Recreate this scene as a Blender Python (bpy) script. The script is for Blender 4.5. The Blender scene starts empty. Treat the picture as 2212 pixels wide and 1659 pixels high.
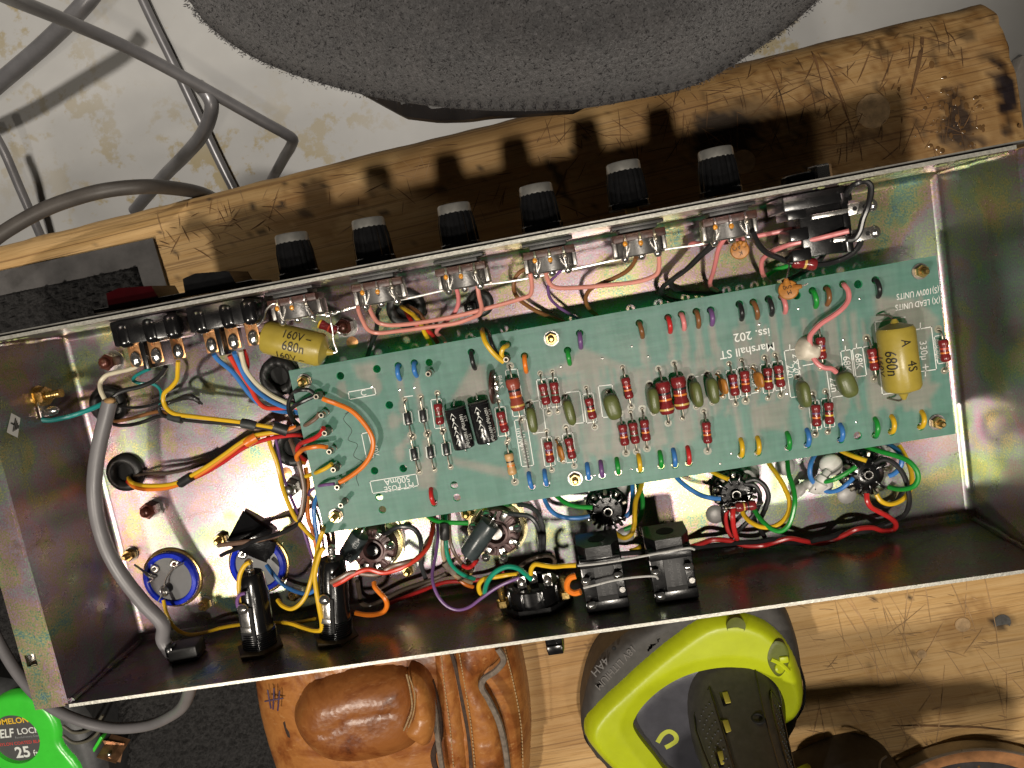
import bpy, bmesh, math, random
import numpy as np
from mathutils import Vector, Matrix, Euler
from mathutils.geometry import delaunay_2d_cdt
random.seed(7); rng = np.random.default_rng(7)
scene = bpy.context.scene
col = scene.collection

# ------------------------------------------------------------------ camera, world, lamps, exposure
CAM_R = np.array([[0.98182102, -0.17882906, -0.06362112], [-0.16864346, -0.97569046, 0.13995539], [-0.08710261, -0.12668186, -0.98811176]])
CAM_C = np.array([0.04019008, 0.07063303, 0.38557123])
FPX = 1600.0                                   # focal length in units of a 2212 px wide picture
cam = bpy.data.cameras.new('camera'); cam.sensor_fit = 'HORIZONTAL'; cam.sensor_width = 36; cam.lens = 36 * FPX / 2212
cam.clip_start = 0.01; cam.clip_end = 50
camo = bpy.data.objects.new('camera', cam); col.objects.link(camo)
M = Matrix.Identity(4)
for i in range(3):
    M[i][0] = CAM_R[0][i]; M[i][1] = -CAM_R[1][i]; M[i][2] = -CAM_R[2][i]; M[i][3] = CAM_C[i]
camo.matrix_world = M
scene.camera = camo

world = bpy.data.worlds.new('World'); scene.world = world; world.use_nodes = True
bg = world.node_tree.nodes['Background']; bg.inputs[0].default_value = (1.0, 0.93, 0.84, 1); bg.inputs[1].default_value = 0.013

def lamp(name, loc, target, watts, size, color):
    l = bpy.data.lights.new(name, 'AREA'); l.shape = 'DISK'; l.size = size; l.energy = watts; l.color = color
    o = bpy.data.objects.new(name, l); col.objects.link(o); o.location = loc
    o.rotation_euler = (Vector(target) - Vector(loc)).to_track_quat('-Z', 'Y').to_euler(); return o
# three small bench lamps in a row above the near side of the bench
lamp('bench_lamp', (0.10, -0.18, 0.93), (0.1, 0, 0), 5.6, 0.05, (1.0, 0.91, 0.79))
lamp('bench_lamp', (0.36, -0.42, 0.93), (0.05, 0, 0), 1.4, 0.05, (1.0, 0.91, 0.79))
lamp('bench_lamp', (-0.48, -0.33, 0.92), (0.0, -0.05, 0), 6.2, 0.05, (1.0, 0.91, 0.79))
dl = bpy.data.lights.new('room_downlight', 'SPOT'); dl.energy = 160; dl.color = (1.0, 0.93, 0.84); dl.spot_size = math.radians(69); dl.spot_blend = .35; dl.shadow_soft_size = .12
dlo = bpy.data.objects.new('room_downlight', dl); col.objects.link(dlo); dlo.location = (-0.45, 1.15, 1.4)

scene.view_settings.view_transform = 'Standard'; scene.view_settings.look = 'None'
scene.view_settings.exposure = 0.0; scene.view_settings.gamma = 1.0

# ------------------------------------------------------------------ helpers
def at(dx, dy, z):                              # the point of the plane at height z seen at (dx, dy) of the 2212 px picture
    d = CAM_R.T @ np.array([(dx - 1106) / FPX, (dy - 829.5) / FPX, 1.0])
    return CAM_C + (z - CAM_C[2]) / d[2] * d
def aty(dx, dy, y):                             # the same on an upright plane of constant y
    d = CAM_R.T @ np.array([(dx - 1106) / FPX, (dy - 829.5) / FPX, 1.0])
    return CAM_C + (y - CAM_C[1]) / d[1] * d
def V(p): return np.array(p, float)
def unit(v): v = V(v); return v / (np.linalg.norm(v) + 1e-12)

class MB:
    def __init__(s): s.v = []; s.f = []; s.m = []
    def add(s, vs, fs, m=0):
        b = len(s.v); s.v.extend([tuple(map(float, p)) for p in vs])
        for f in fs: s.f.append([i + b for i in f]); s.m.append(m)
        return s
    def box(s, c, size, rot=None, bev=0, m=0, seg=2):
        bm = bmesh.new(); bmesh.ops.create_cube(bm, size=1)
        for v in bm.verts: v.co = Vector((v.co.x * size[0], v.co.y * size[1], v.co.z * size[2]))
        if bev: bmesh.ops.bevel(bm, geom=bm.edges[:], offset=bev, segments=seg, affect='EDGES', profile=0.5)
        bm.verts.index_update()
        R = np.eye(3) if rot is None else rot
        s.add([R @ V(v.co) + V(c) for v in bm.verts], [[v.index for v in f.verts] for f in bm.faces], m); bm.free(); return s
    def lathe(s, p, axis, prof, n=24, m=0, caps=True, ref=None):
        a = unit(axis); r = unit(np.cross(a, ref if ref is not None else ([0, 0, 1] if abs(a[2]) < .9 else [1, 0, 0]))); q = np.cross(a, r)
        vs = []; fs = []
        for (rad, h) in prof:
            for k in range(n):
                t = 2 * math.pi * k / n; vs.append(V(p) + a * h + (r * math.cos(t) + q * math.sin(t)) * rad)
        for j in range(len(prof) - 1):
            for k in range(n):
                k2 = (k + 1) % n; fs.append([j * n + k, j * n + k2, (j + 1) * n + k2, (j + 1) * n + k])
        if caps: fs.append(list(range(n))[::-1]); fs.append([(len(prof) - 1) * n + k for k in range(n)])
        return s.add(vs, fs, m)
    def cyl(s, p0, p1, r0, r1=None, n=20, m=0, ch=0):
        L = np.linalg.norm(V(p1) - V(p0)); r1 = r0 if r1 is None else r1
        prof = [(r0, 0), (r1, L)] if not ch else [(max(r0 - ch, 1e-5), 0), (r0, ch), (r1, L - ch), (max(r1 - ch, 1e-5), L)]
        return s.lathe(p0, V(p1) - V(p0), prof, n, m)
    def tube(s, pts, r, n=9, m=0, sub=6, caps=True, flat=None):
        P = smooth_path(pts, sub) if sub > 1 else [V(p) for p in pts]
        T = [unit(P[min(i + 1, len(P) - 1)] - P[max(i - 1, 0)]) for i in range(len(P))]
        nrm = unit(np.cross(T[0], [0, 0, 1] if abs(T[0][2]) < .9 else [1, 0, 0])); vs = []; fs = []
        for i, (p, t) in enumerate(zip(P, T)):
            nrm = unit(nrm - t * np.dot(nrm, t)); b = np.cross(t, nrm)
            rr = r if np.isscalar(r) else r[min(i * len(r) // len(P), len(r) - 1)]
            for k in range(n):
                a = 2 * math.pi * k / n; vs.append(p + (nrm * math.cos(a) + b * math.sin(a)) * rr)
        for j in range(len(P) - 1):
            for k in range(n):
                k2 = (k + 1) % n; fs.append([j * n + k, j * n + k2, (j + 1) * n + k2, (j + 1) * n + k])
        if caps: fs.append(list(range(n))[::-1]); fs.append([(len(P) - 1) * n + k for k in range(n)])
        return s.add(vs, fs, m)
    def sphere(s, c, r, sc=(1, 1, 1), n=12, m=0):
        vs = []; fs = []; k2 = n // 2
        for i in range(k2 + 1):
            th = math.pi * i / k2
            for j in range(n):
                ph = 2 * math.pi * j / n
                vs.append(V(c) + V((math.sin(th) * math.cos(ph) * sc[0], math.sin(th) * math.sin(ph) * sc[1], math.cos(th) * sc[2])) * r)
        for i in range(k2):
            for j in range(n):
                j2 = (j + 1) % n; fs.append([i * n + j, (i + 1) * n + j, (i + 1) * n + j2, i * n + j2])
        return s.add(vs, fs, m)
    def prism(s, poly, z0, z1, m=0):
        n = len(poly); vs = [(p[0], p[1], z0) for p in poly] + [(p[0], p[1], z1) for p in poly]
        if area2(poly) < 0: vs = vs[:n][::-1] + vs[n:][::-1]
        fs = [list(range(n))[::-1], [n + k for k in range(n)]] + [[k, (k + 1) % n, n + (k + 1) % n, n + k] for k in range(n)]
        return s.add(vs, fs, m)
    def torus(s, c, axis, R, r, n=28, k=10, m=0):
        a = unit(axis); x = unit(np.cross(a, [0, 0, 1] if abs(a[2]) < .9 else [1, 0, 0])); y = np.cross(a, x); vs = []; fs = []
        for i in range(n):
            t = 2 * math.pi * i / n; d = x * math.cos(t) + y * math.sin(t)
            for j in range(k):
                u = 2 * math.pi * j / k; vs.append(V(c) + d * (R + r * math.cos(u)) + a * r * math.sin(u))
        for i in range(n):
            for j in range(k):
                i2 = (i + 1) % n; j2 = (j + 1) % k; fs.append([i * k + j, i2 * k + j, i2 * k + j2, i * k + j2])
        return s.add(vs, fs, m)
    def mesh(s, name, mats, off=(0, 0, 0), ang=38, flat=False):
        me = bpy.data.meshes.new(name)
        o = V(off); me.from_pydata([tuple(V(p) - o) for p in s.v], [], s.f)
        for mt in (mats if isinstance(mats, (list, tuple)) else [mats]): me.materials.append(mt)
        me.polygons.foreach_set('material_index', s.m)
        me.polygons.foreach_set('use_smooth', [not flat] * len(s.f)); me.update()
        if not flat: me.set_sharp_from_angle(angle=math.radians(ang))
        return me
    def build(s, name, mats, parent=None, label=None, cat=None, group=None, kind=None, ang=38, flat=False):
        off = V(parent.location) if parent is not None else np.zeros(3)
        if parent is not None and parent.parent is not None: off = off + V(parent.parent.location)
        loc = (0, 0, 0)
        if parent is None and len(s.v): a = np.array(s.v); c = a.mean(0); c[2] = a[:, 2].min(); off = c; loc = c
        o = bpy.data.objects.new(name, s.mesh(name, mats, off, ang, flat)); col.objects.link(o); o.parent = parent; o.location = loc
        return tag(o, label, cat, group, kind)

def tag(o, label=None, cat=None, group=None, kind=None):
    if label: o['label'] = label
    if cat: o['category'] = cat
    if group: o['group'] = group
    if kind: o['kind'] = kind
    return o
def thing(name, label, cat, loc=(0, 0, 0), group=None, kind=None):
    o = bpy.data.objects.new(name, None); col.objects.link(o); o.location = tuple(map(float, loc)); o.empty_display_size = .01
    return tag(o, label, cat, group, kind)
def dup(o, parent=None, loc=None, rot=None, scale=None):        # one object, sharing its mesh
    c = o.copy(); col.objects.link(c)
    if parent is not None: c.parent = parent
    if loc is not None: c.location = tuple(map(float, loc))
    if rot is not None: c.rotation_euler = rot
    if scale is not None: c.scale = scale
    return c
def dup_tree(o, loc, label=None, rot=None):
    c = dup(o, None, loc, rot)
    if label: c['label'] = label
    for ch in o.children:
        d = dup(ch, c)
        for g in ch.children: dup(g, d)
    return c
def area2(p): p = np.array(p)[:, :2]; q = np.roll(p, -1, 0); return float((p[:, 0] * q[:, 1] - p[:, 1] * q[:, 0]).sum())
def smooth_path(pts, sub=6):
    P = [V(p) for p in pts]
    if len(P) < 3: return [P[0] + (P[-1] - P[0]) * t for t in (0, .5, 1)]
    Q = [2 * P[0] - P[1]] + P + [2 * P[-1] - P[-2]]; out = []
    for i in range(1, len(Q) - 2):
        p0, p1, p2, p3 = Q[i - 1:i + 3]
        d = [max(np.linalg.norm(b - a), 1e-6) ** .5 for a, b in ((p0, p1), (p1, p2), (p2, p3))]
        m1 = (p2 - p1) + d[1] * ((p1 - p0) / d[0] - (p2 - p0) / (d[0] + d[1])); m2 = (p2 - p1) + d[1] * ((p3 - p2) / d[2] - (p3 - p1) / (d[1] + d[2]))
        for k in range(sub):
            t = k / sub; out.append((2 * t**3 - 3 * t**2 + 1) * p1 + (t**3 - 2 * t**2 + t) * m1 + (-2 * t**3 + 3 * t**2) * p2 + (t**3 - t**2) * m2)
    out.append(P[-1]); return out
def inside(P, poly):
    x, y = P[:, 0], P[:, 1]; r = np.zeros(len(P), bool); n = len(poly)
    for i in range(n):
        x0, y0 = poly[i][:2]; x1, y1 = poly[(i + 1) % n][:2]
        if y0 == y1: continue
        c = ((y0 > y) != (y1 > y)) & (x < (x1 - x0) * (y - y0) / (y1 - y0) + x0); r ^= c
    return r
def bdist(P, poly, closed=True):
    d = np.full(len(P), 1e9); n = len(poly); P = P[:, :2]
    for i in range(n if closed else n - 1):
        a = V(poly[i][:2]); b = V(poly[(i + 1) % n][:2]); ab = b - a
        t = np.clip(((P - a) @ ab) / (ab @ ab + 1e-15), 0, 1); d = np.minimum(d, np.linalg.norm(P - a - t[:, None] * ab, axis=1))
    return d
def resample(poly, step, smooth=True, closed=True):
    P = [V(p[:2]) for p in poly]
    if smooth:
        Q = P + P[:3] if closed else P
        S = smooth_path([np.r_[p, 0] for p in ([P[-1]] + Q if closed else Q)], 8); S = np.array(S)[:, :2]
        if closed: S = S[8:-16]
    else: S = np.array(P + ([P[0]] if closed else []))
    d = np.r_[0, np.cumsum(np.linalg.norm(np.diff(S, axis=0), axis=1))]
    n = max(int(d[-1] / step), 6); t = np.linspace(0, d[-1], n + 1)
    R = np.c_[np.interp(t, d, S[:, 0]), np.interp(t, d, S[:, 1])]
    return R[:-1] if closed else R
def tri_fill(outer, holes=(), spacing=None, jit=.15, loops=()):
    pts = []; edges = []
    for lp in [outer] + list(holes) + list(loops):
        b = len(pts); n = len(lp); pts += [tuple(p[:2]) for p in lp]; edges += [(b + i, b + (i + 1) % n) for i in range(n)]
    if spacing:
        o = np.array([p[:2] for p in outer]); lo, hi = o.min(0), o.max(0)
        gx, gy = np.meshgrid(np.arange(lo[0] + spacing / 2, hi[0], spacing), np.arange(lo[1] + spacing / 2, hi[1], spacing))
        G = np.c_[gx.ravel(), gy.ravel()] + rng.uniform(-jit, jit, (gx.size, 2)) * spacing
        ok = inside(G, outer) & (bdist(G, outer) > spacing * .4)
        for h in holes: ok &= ~inside(G, h) & (bdist(G, h) > spacing * .3)
        for h in loops: ok &= bdist(G, h) > spacing * .3
        pts += [tuple(p) for p in G[ok]]
    vs, _, fs, *_ = delaunay_2d_cdt([Vector(p) for p in pts], edges, [], 0, 1e-7)
    W = np.array([tuple(v) for v in vs]); F = np.array([list(f) for f in fs]); c = W[F].mean(1)
    ok = inside(c, outer)
    for h in holes: ok &= ~inside(c, h)
    return W, F[ok]
def plate(mb, outer, holes, z0, z1, spacing=None, m=0):
    W, F = tri_fill(outer, holes, spacing); n = len(W)
    mb.add(np.c_[W, np.full(n, z1)], F.tolist(), m); mb.add(np.c_[W, np.full(n, z0)], F[:, ::-1].tolist(), m)
    for lp, sg in [(outer, 1)] + [(h, -1) for h in holes]:
        L = [tuple(p[:2]) for p in lp]
        if area2(L) * sg < 0: L = L[::-1]
        k = len(L); mb.add([(x, y, z0) for x, y in L] + [(x, y, z1) for x, y in L], [[i, (i + 1) % k, k + (i + 1) % k, k + i] for i in range(k)], m)
    return n
def puff(mb, outer, zb, h, r, spacing, m=0, hf=None, skirt=None, smooth=True, step=None, loops=()):
    # a cushion-shaped solid: flat outline, edge rounded over the distance r, sides down to skirt
    O = resample(outer, step or spacing, smooth); W, F = tri_fill(O, (), spacing, loops=loops)
    d = bdist(W, O); t = np.clip(d / r, 0, 1); z = zb + h * np.sqrt(np.clip(1 - (1 - t) ** 2, 0, 1))
    if hf is not None: z = z + hf(W, d) * np.clip(t * 1.5, 0, 1)
    mb.add(np.c_[W, z], F.tolist(), m)
    if skirt is not None:
        L = O if area2(O) > 0 else O[::-1]; k = len(L)
        mb.add([(x, y, skirt) for x, y in L] + [(x, y, zb) for x, y in L], [[i, (i + 1) % k, k + (i + 1) % k, k + i] for i in range(k)], m)
        W2, F2 = tri_fill(O, ()); mb.add(np.c_[W2, np.full(len(W2), skirt)], F2[:, ::-1].tolist(), m)
    return mb
_lat = {}
def vnoise(P, scale, seed=0):
    if seed not in _lat: _lat[seed] = np.random.default_rng(seed).random((256, 256))
    L = _lat[seed]; X = np.asarray(P)[:, :2] * scale; i = np.floor(X).astype(int); f = X - i; f = f * f * (3 - 2 * f); i0 = i % 256; i1 = (i + 1) % 256
    return (L[i0[:, 0], i0[:, 1]] * (1 - f[:, 0]) * (1 - f[:, 1]) + L[i1[:, 0], i0[:, 1]] * f[:, 0] * (1 - f[:, 1]) + L[i0[:, 0], i1[:, 1]] * (1 - f[:, 0]) * f[:, 1] + L[i1[:, 0], i1[:, 1]] * f[:, 0] * f[:, 1])
def Dpoly(pts, z): return [at(x, y, z)[:2] for x, y in pts]
def circle(c, r, n=20, ph=0): return [(c[0] + r * math.cos(2 * math.pi * k / n + ph), c[1] + r * math.sin(2 * math.pi * k / n + ph)) for k in range(n)]

_tc = {}
def text2d(body, size, shear=0, sx=1.0, bold=0):
    k = (body, size, shear, sx, bold)
    if k not in _tc:
        cu = bpy.data.curves.new('lettering', 'FONT'); cu.body = body; cu.size = size; cu.align_x = 'CENTER'; cu.align_y = 'CENTER'; cu.shear = shear; cu.offset = bold; cu.resolution_u = 3
        o = bpy.data.objects.new('lettering', cu); me = bpy.data.meshes.new_from_object(o)
        _tc[k] = (np.array([v.co[:2] for v in me.vertices]).reshape(-1, 2) * [sx, 1], [list(p.vertices) for p in me.polygons])
        bpy.data.objects.remove(o); bpy.data.meshes.remove(me)
    return _tc[k]
def text_on(mb, body, size, c, xd, yd, lift=0, m=0, **kw):
    W, F = text2d(body, size, **kw); xd = unit(xd); yd = unit(yd); n = np.cross(xd, yd)
    if len(F): mb.add([V(c) + xd * a + yd * b + n * lift for a, b in W], F, m)
    return mb
def text_cyl(mb, body, size, c, axis, up, rad, phi, along, m=0, flip=1, **kw):
    # lettering wrapped on a cylinder: reads along the axis, sits at angle phi from 'up'
    W, F = text2d(body, size, **kw); a = unit(axis); u = unit(V(up) - a * np.dot(a, up)); w = np.cross(u, a)
    vs = []
    for x, y in W:
        t = phi + y / rad * flip
        vs.append(V(c) + a * (along + x * flip) + (u * math.cos(t) + w * math.sin(t)) * rad)
    if len(F): mb.add(vs, F, m)
    return mb

# ------------------------------------------------------------------ materials
def new_mat(name):
    m = bpy.data.materials.new(name); m.use_nodes = True; nt = m.node_tree; return m, nt, nt.nodes['Principled BSDF']
def ramp(nt, fac, stops):
    r = nt.nodes.new('ShaderNodeValToRGB'); e = r.color_ramp.elements
    while len(e) < len(stops): e.new(.5)
    for k, (p, c) in enumerate(stops): e[k].position = p; e[k].color = (*c, 1) if len(c) == 3 else c
    nt.links.new(fac, r.inputs[0]); return r.outputs[0]
def noise(nt, scale, detail=4, rough=.6, vec=None, coord='Object', dist=0, stretch=None, rot=None):
    if vec is None: vec = nt.nodes.new('ShaderNodeTexCoord').outputs[coord]
    if stretch or rot:
        mp = nt.nodes.new('ShaderNodeMapping'); mp.inputs['Scale'].default_value = stretch or (1, 1, 1); mp.inputs['Rotation'].default_value = rot or (0, 0, 0)
        nt.links.new(vec, mp.inputs[0]); vec = mp.outputs[0]
    n = nt.nodes.new('ShaderNodeTexNoise'); n.inputs['Scale'].default_value = scale; n.inputs['Detail'].default_value = detail; n.inputs['Roughness'].default_value = rough; n.inputs['Distortion'].default_value = dist
    nt.links.new(vec, n.inputs['Vector']); return n.outputs[0]
def mixc(nt, fac, a, b, mode='MIX'):
    x = nt.nodes.new('ShaderNodeMix'); x.data_type = 'RGBA'; x.blend_type = mode
    for s, v in ((0, fac), (6, a), (7, b)):
        if hasattr(v, 'is_linked'): nt.links.new(v, x.inputs[s])
        elif s == 0: x.inputs[0].default_value = v
        else: x.inputs[s].default_value = (*v, 1)
    return x.outputs[2]
def bump(nt, bsdf, h, strength=.3, dist=.001):
    b = nt.nodes.new('ShaderNodeBump'); b.inputs['Strength'].default_value = strength; b.inputs['Distance'].default_value = dist
    nt.links.new(h, b.inputs['Height']); nt.links.new(b.outputs[0], bsdf.inputs['Normal'])
def mat(name, c, rough=.5, metal=0, var=.18, scale=150, bmp=0, bscale=900, bdist=.0005, coat=0, spec=.5, dirt=0, dirtc=(.05, .035, .02), rvar=.12):
    m, nt, b = new_mat(name)
    n = noise(nt, scale, 5); c = V(c)
    out = ramp(nt, n, [(.3, tuple(np.clip(c * (1 - var), 0, 1))), (.7, tuple(np.clip(c * (1 + var), 0, 1)))])
    if dirt:
        d = ramp(nt, noise(nt, scale * 2.3, 6, .7), [(.62 - dirt * .2, (0, 0, 0)), (.72, (dirt, dirt, dirt))]); out = mixc(nt, d, out, dirtc)
    nt.links.new(out, b.inputs['Base Color'])
    rr = nt.nodes.new('ShaderNodeMapRange'); rr.inputs[3].default_value = max(rough - rvar, .03); rr.inputs[4].default_value = min(rough + rvar, 1); nt.links.new(noise(nt, scale * .7, 3), rr.inputs[0]); nt.links.new(rr.outputs[0], b.inputs['Roughness'])
    b.inputs['Metallic'].default_value = metal; b.inputs['Specular IOR Level'].default_value = spec
    b.inputs['Coat Weight'].default_value = coat; b.inputs['Coat Roughness'].default_value = .12
    if bmp: bump(nt, b, noise(nt, bscale, 4), bmp, bdist)
    return m
def zinc_mat():
    m, nt, b = new_mat('zinc_passivated_steel'); tc = nt.nodes.new('ShaderNodeTexCoord').outputs['Object']
    big = noise(nt, 15, 3, .5, tc, dist=1.4); mid = noise(nt, 70, 4, .65, tc, dist=.6); gr = noise(nt, 1100, 3, .7, tc)
    f = mixc(nt, .30, mixc(nt, .32, big, mid), gr)
    hue = ramp(nt, f, [(.34, (.20, .34, .56)), (.40, (.26, .52, .44)), (.445, (.62, .60, .24)), (.475, (.64, .42, .44)), (.505, (.58, .40, .58)), (.54, (.40, .48, .50)), (.57, (.40, .54, .34)), (.61, (.68, .60, .26)), (.66, (.58, .36, .50))])
    grain = ramp(nt, gr, [(.32, (.62, .62, .62)), (.5, (.92, .92, .92)), (.68, (1.25, 1.25, 1.25))])
    c = mixc(nt, .18, hue, (.53, .53, .475)); c = mixc(nt, .75, c, grain, 'MULTIPLY'); c = mixc(nt, 1.0, c, (.70, .69, .665), 'MULTIPLY')
    spots = ramp(nt, noise(nt, 900, 3, .8, tc), [(.68, (0, 0, 0)), (.76, (.7, .7, .7))]); patch = ramp(nt, noise(nt, 14, 4, .6, tc), [(.5, (0, 0, 0)), (.66, (1, 1, 1))])
    c = mixc(nt, mixc(nt, 1.0, spots, patch, 'MULTIPLY'), c, (.03, .028, .022))
    st = ramp(nt, noise(nt, 26, 5, .7, tc, dist=1.5), [(.58, (1, 1, 1)), (.72, (.62, .60, .52))]); c = mixc(nt, .8, c, st, 'MULTIPLY')
    hs = nt.nodes.new('ShaderNodeHueSaturation'); hs.inputs['Saturation'].default_value = 1.15; nt.links.new(c, hs.inputs['Color']); c = hs.outputs[0]
    nt.links.new(c, b.inputs['Base Color']); b.inputs['Metallic'].default_value = .85
    rr = nt.nodes.new('ShaderNodeMapRange'); rr.inputs[3].default_value = .22; rr.inputs[4].default_value = .35; nt.links.new(noise(nt, 60, 4, .6, tc), rr.inputs[0]); nt.links.new(rr.outputs[0], b.inputs['Roughness'])
    bump(nt, b, gr, .16, .0002); return m
def wood_mat():
    m, nt, b = new_mat('old_bench_wood')
    tc = nt.nodes.new('ShaderNodeTexCoord').outputs['Object']
    g = noise(nt, 26, 6, .65, tc, dist=.8, stretch=(.35, 5, 1)); f = noise(nt, 160, 5, .75, tc, stretch=(.12, 3.2, 1)); l = noise(nt, 7, 4, .6, tc)
    c = ramp(nt, g, [(.25, (.36, .185, .060)), (.42, (.58, .345, .125)), (.55, (.68, .445, .195)), (.68, (.60, .385, .170)), (.8, (.42, .225, .080))])
    c = mixc(nt, .45, c, ramp(nt, f, [(.32, (.26, .12, .038)), (.43, (.60, .375, .155)), (.75, (.80, .56, .29))]))
    wear = ramp(nt, l, [(.35, (.66, .63, .60)), (.6, (1, 1, 1))]); c = mixc(nt, .45, c, mixc(nt, 1.0, c, wear, 'MULTIPLY'))
    pores = ramp(nt, noise(nt, 420, 3, .6, tc, stretch=(.10, 1.6, 1)), [(.62, (0, 0, 0)), (.72, (.45, .45, .45))]); c = mixc(nt, pores, c, (.17, .080, .030))
    for sc, rot, st, lo in ((90, 1.2, (.04, 5, 1), .645), (110, 1.7, (.04, 6, 1), .65), (60, .5, (.05, 5, 1), .66), (52, 1.45, (.05, 6, 1), .64), (70, 2.2, (.06, 6, 1), .66), (46, -.7, (.05, 5, 1), .67)):
        s = ramp(nt, noise(nt, sc, 2, .5, tc, stretch=st, rot=(0, 0, rot)), [(lo, (0, 0, 0)), (lo + .03, (.5, .5, .5))]); c = mixc(nt, s, c, (.20, .105, .045))
    a = nt.nodes.new('ShaderNodeAttribute'); a.attribute_name = 'stain'; sp = nt.nodes.new('ShaderNodeSeparateColor'); nt.links.new(a.outputs['Color'], sp.inputs[0])
    c = mixc(nt, sp.outputs[0], c, (.022, .017, .016)); c = mixc(nt, sp.outputs[1], c, (.014, .016, .032)); c = mixc(nt, sp.outputs[2], c, mixc(nt, 1.0, c, (.50, .40, .30), 'MULTIPLY'))
    nt.links.new(c, b.inputs['Base Color'])
    rr = nt.nodes.new('ShaderNodeMapRange'); rr.inputs[3].default_value = .62; rr.inputs[4].default_value = .30; nt.links.new(sp.outputs[1], rr.inputs[0]); nt.links.new(rr.outputs[0], b.inputs['Roughness'])
    b.inputs['Specular IOR Level'].default_value = .35
    bump(nt, b, f, .35, .0012); return m
def board_mat():
    m, nt, b = new_mat('glass_fibre_board')
    a = nt.nodes.new('ShaderNodeAttribute'); a.attribute_name = 'trace'; tc = nt.nodes.new('ShaderNodeTexCoord').outputs['Object']
    n = noise(nt, 60, 4, .6, tc); w1 = noise(nt, 420, 2, .5, tc, stretch=(.12, 1, 1)); w2 = noise(nt, 420, 2, .5, tc, stretch=(1, .12, 1))
    g = ramp(nt, n, [(.3, (.225, .378, .366)), (.7, (.295, .455, .446))]); p = ramp(nt, n, [(.3, (.52, .415, .42)), (.7, (.61, .50, .50))])
    c = mixc(nt, a.outputs['Fac'], g, p)
    wv = mixc(nt, .5, ramp(nt, w1, [(.35, (.80, .80, .80)), (.65, (1.15, 1.15, 1.15))]), ramp(nt, w2, [(.35, (.80, .80, .80)), (.65, (1.15, 1.15, 1.15))]))
    c = mixc(nt, .8, c, wv, 'MULTIPLY'); nt.links.new(c, b.inputs['Base Color']); b.inputs['Roughness'].default_value = .42; b.inputs['Specular IOR Level'].default_value = .55
    bump(nt, b, wv, .35, .0004)
    tr = nt.nodes.new('ShaderNodeBsdfTranslucent'); tr.inputs[0].default_value = (.06, .80, .46, 1); mx = nt.nodes.new('ShaderNodeMixShader'); mx.inputs[0].default_value = .58
    nt.links.new(b.outputs[0], mx.inputs[1]); nt.links.new(tr.outputs[0], mx.inputs[2]); nt.links.new(mx.outputs[0], nt.nodes['Material Output'].inputs[0]); return m
def floor_mat():
    m, nt, b = new_mat('painted_concrete'); tc = nt.nodes.new('ShaderNodeTexCoord').outputs['Object']
    c = ramp(nt, noise(nt, 3, 5, .6, tc), [(.3, (.37, .365, .35)), (.7, (.48, .475, .46))])
    s = ramp(nt, noise(nt, 16, 6, .68, tc), [(.52, (0, 0, 0)), (.58, (.9, .9, .9))]); z = ramp(nt, noise(nt, 2.2, 2, .5, tc), [(.42, (0, 0, 0)), (.6, (1, 1, 1))])
    c = mixc(nt, mixc(nt, 1.0, s, z, 'MULTIPLY'), c, (.34, .27, .13))
    c = mixc(nt, ramp(nt, noise(nt, 45, 3, .6, tc), [(.68, (0, 0, 0)), (.74, (.5, .5, .5))]), c, (.38, .31, .20))
    nt.links.new(c, b.inputs['Base Color']); b.inputs['Roughness'].default_value = .5; return m
def leather_mat(nm='tan_leather', k=1.0, rd=1.0):
    m, nt, b = new_mat(nm); tc = nt.nodes.new('ShaderNodeTexCoord').outputs['Object']
    c = ramp(nt, noise(nt, 24, 6, .65, tc, dist=.6), [(.27, (.075, .024, .009)), (.40, (.30, .105, .028)), (.52, (.50, .225, .065)), (.62, (.40, .165, .045)), (.74, (.13, .042, .015))])
    c = mixc(nt, ramp(nt, noise(nt, 300, 4, .7, tc, stretch=(.25, 1, 1), rot=(0, 0, .9)), [(.60, (0, 0, 0)), (.68, (.6, .6, .6))]), c, (.60, .34, .14))
    c = mixc(nt, ramp(nt, noise(nt, 36, 4, .6, tc), [(.62, (0, 0, 0)), (.75, (.7, .7, .7))]), c, (.10, .045, .03)); c = mixc(nt, 1.0, c, (k * rd * .80, k * .72, k * .66), 'MULTIPLY')
    nt.links.new(c, b.inputs['Base Color']); b.inputs['Roughness'].default_value = .33; b.inputs['Specular IOR Level'].default_value = .5
    v = nt.nodes.new('ShaderNodeTexVoronoi'); v.inputs['Scale'].default_value = 330; nt.links.new(tc, v.inputs['Vector'])
    bump(nt, b, mixc(nt, .5, v.outputs[0], noise(nt, 190, 6, .7, tc, stretch=(.4, 1, 1), rot=(0, 0, .5))), .30, .0008); return m
def fleece_mat():
    m, nt, b = new_mat('grey_fleece'); tc = nt.nodes.new('ShaderNodeTexCoord').outputs['Object']
    c = ramp(nt, noise(nt, 420, 5, .8, tc), [(.36, (.004, .004, .005)), (.5, (.030, .028, .030)), (.64, (.12, .115, .12))])
    c = mixc(nt, .4, c, ramp(nt, noise(nt, 60, 3, .6, tc), [(.3, (.035, .035, .04)), (.7, (.085, .075, .075))]))
    nt.links.new(c, b.inputs['Base Color']); b.inputs['Roughness'].default_value = .95; b.inputs['Sheen Weight'].default_value = .25
    bump(nt, b, noise(nt, 520, 5, .8, tc), .9, .004); return m
ZINC = zinc_mat(); WOOD = wood_mat(); BOARD = board_mat(); FLOORM = floor_mat(); LEATHER = leather_mat(); LEATHERD = leather_mat('dark_tan_leather', .62, 1.12); FLEECE = fleece_mat()
WORNEDGE = mat('worn_zinc_edge', (.46, .45, .40), .40, .6, .22, 700, .2, dirt=.3, dirtc=(.06, .05, .035))
TIN = mat('bright_tinned_metal', (.78, .76, .72), .25, .95, .2, 300, .15, dirt=.3)
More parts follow.
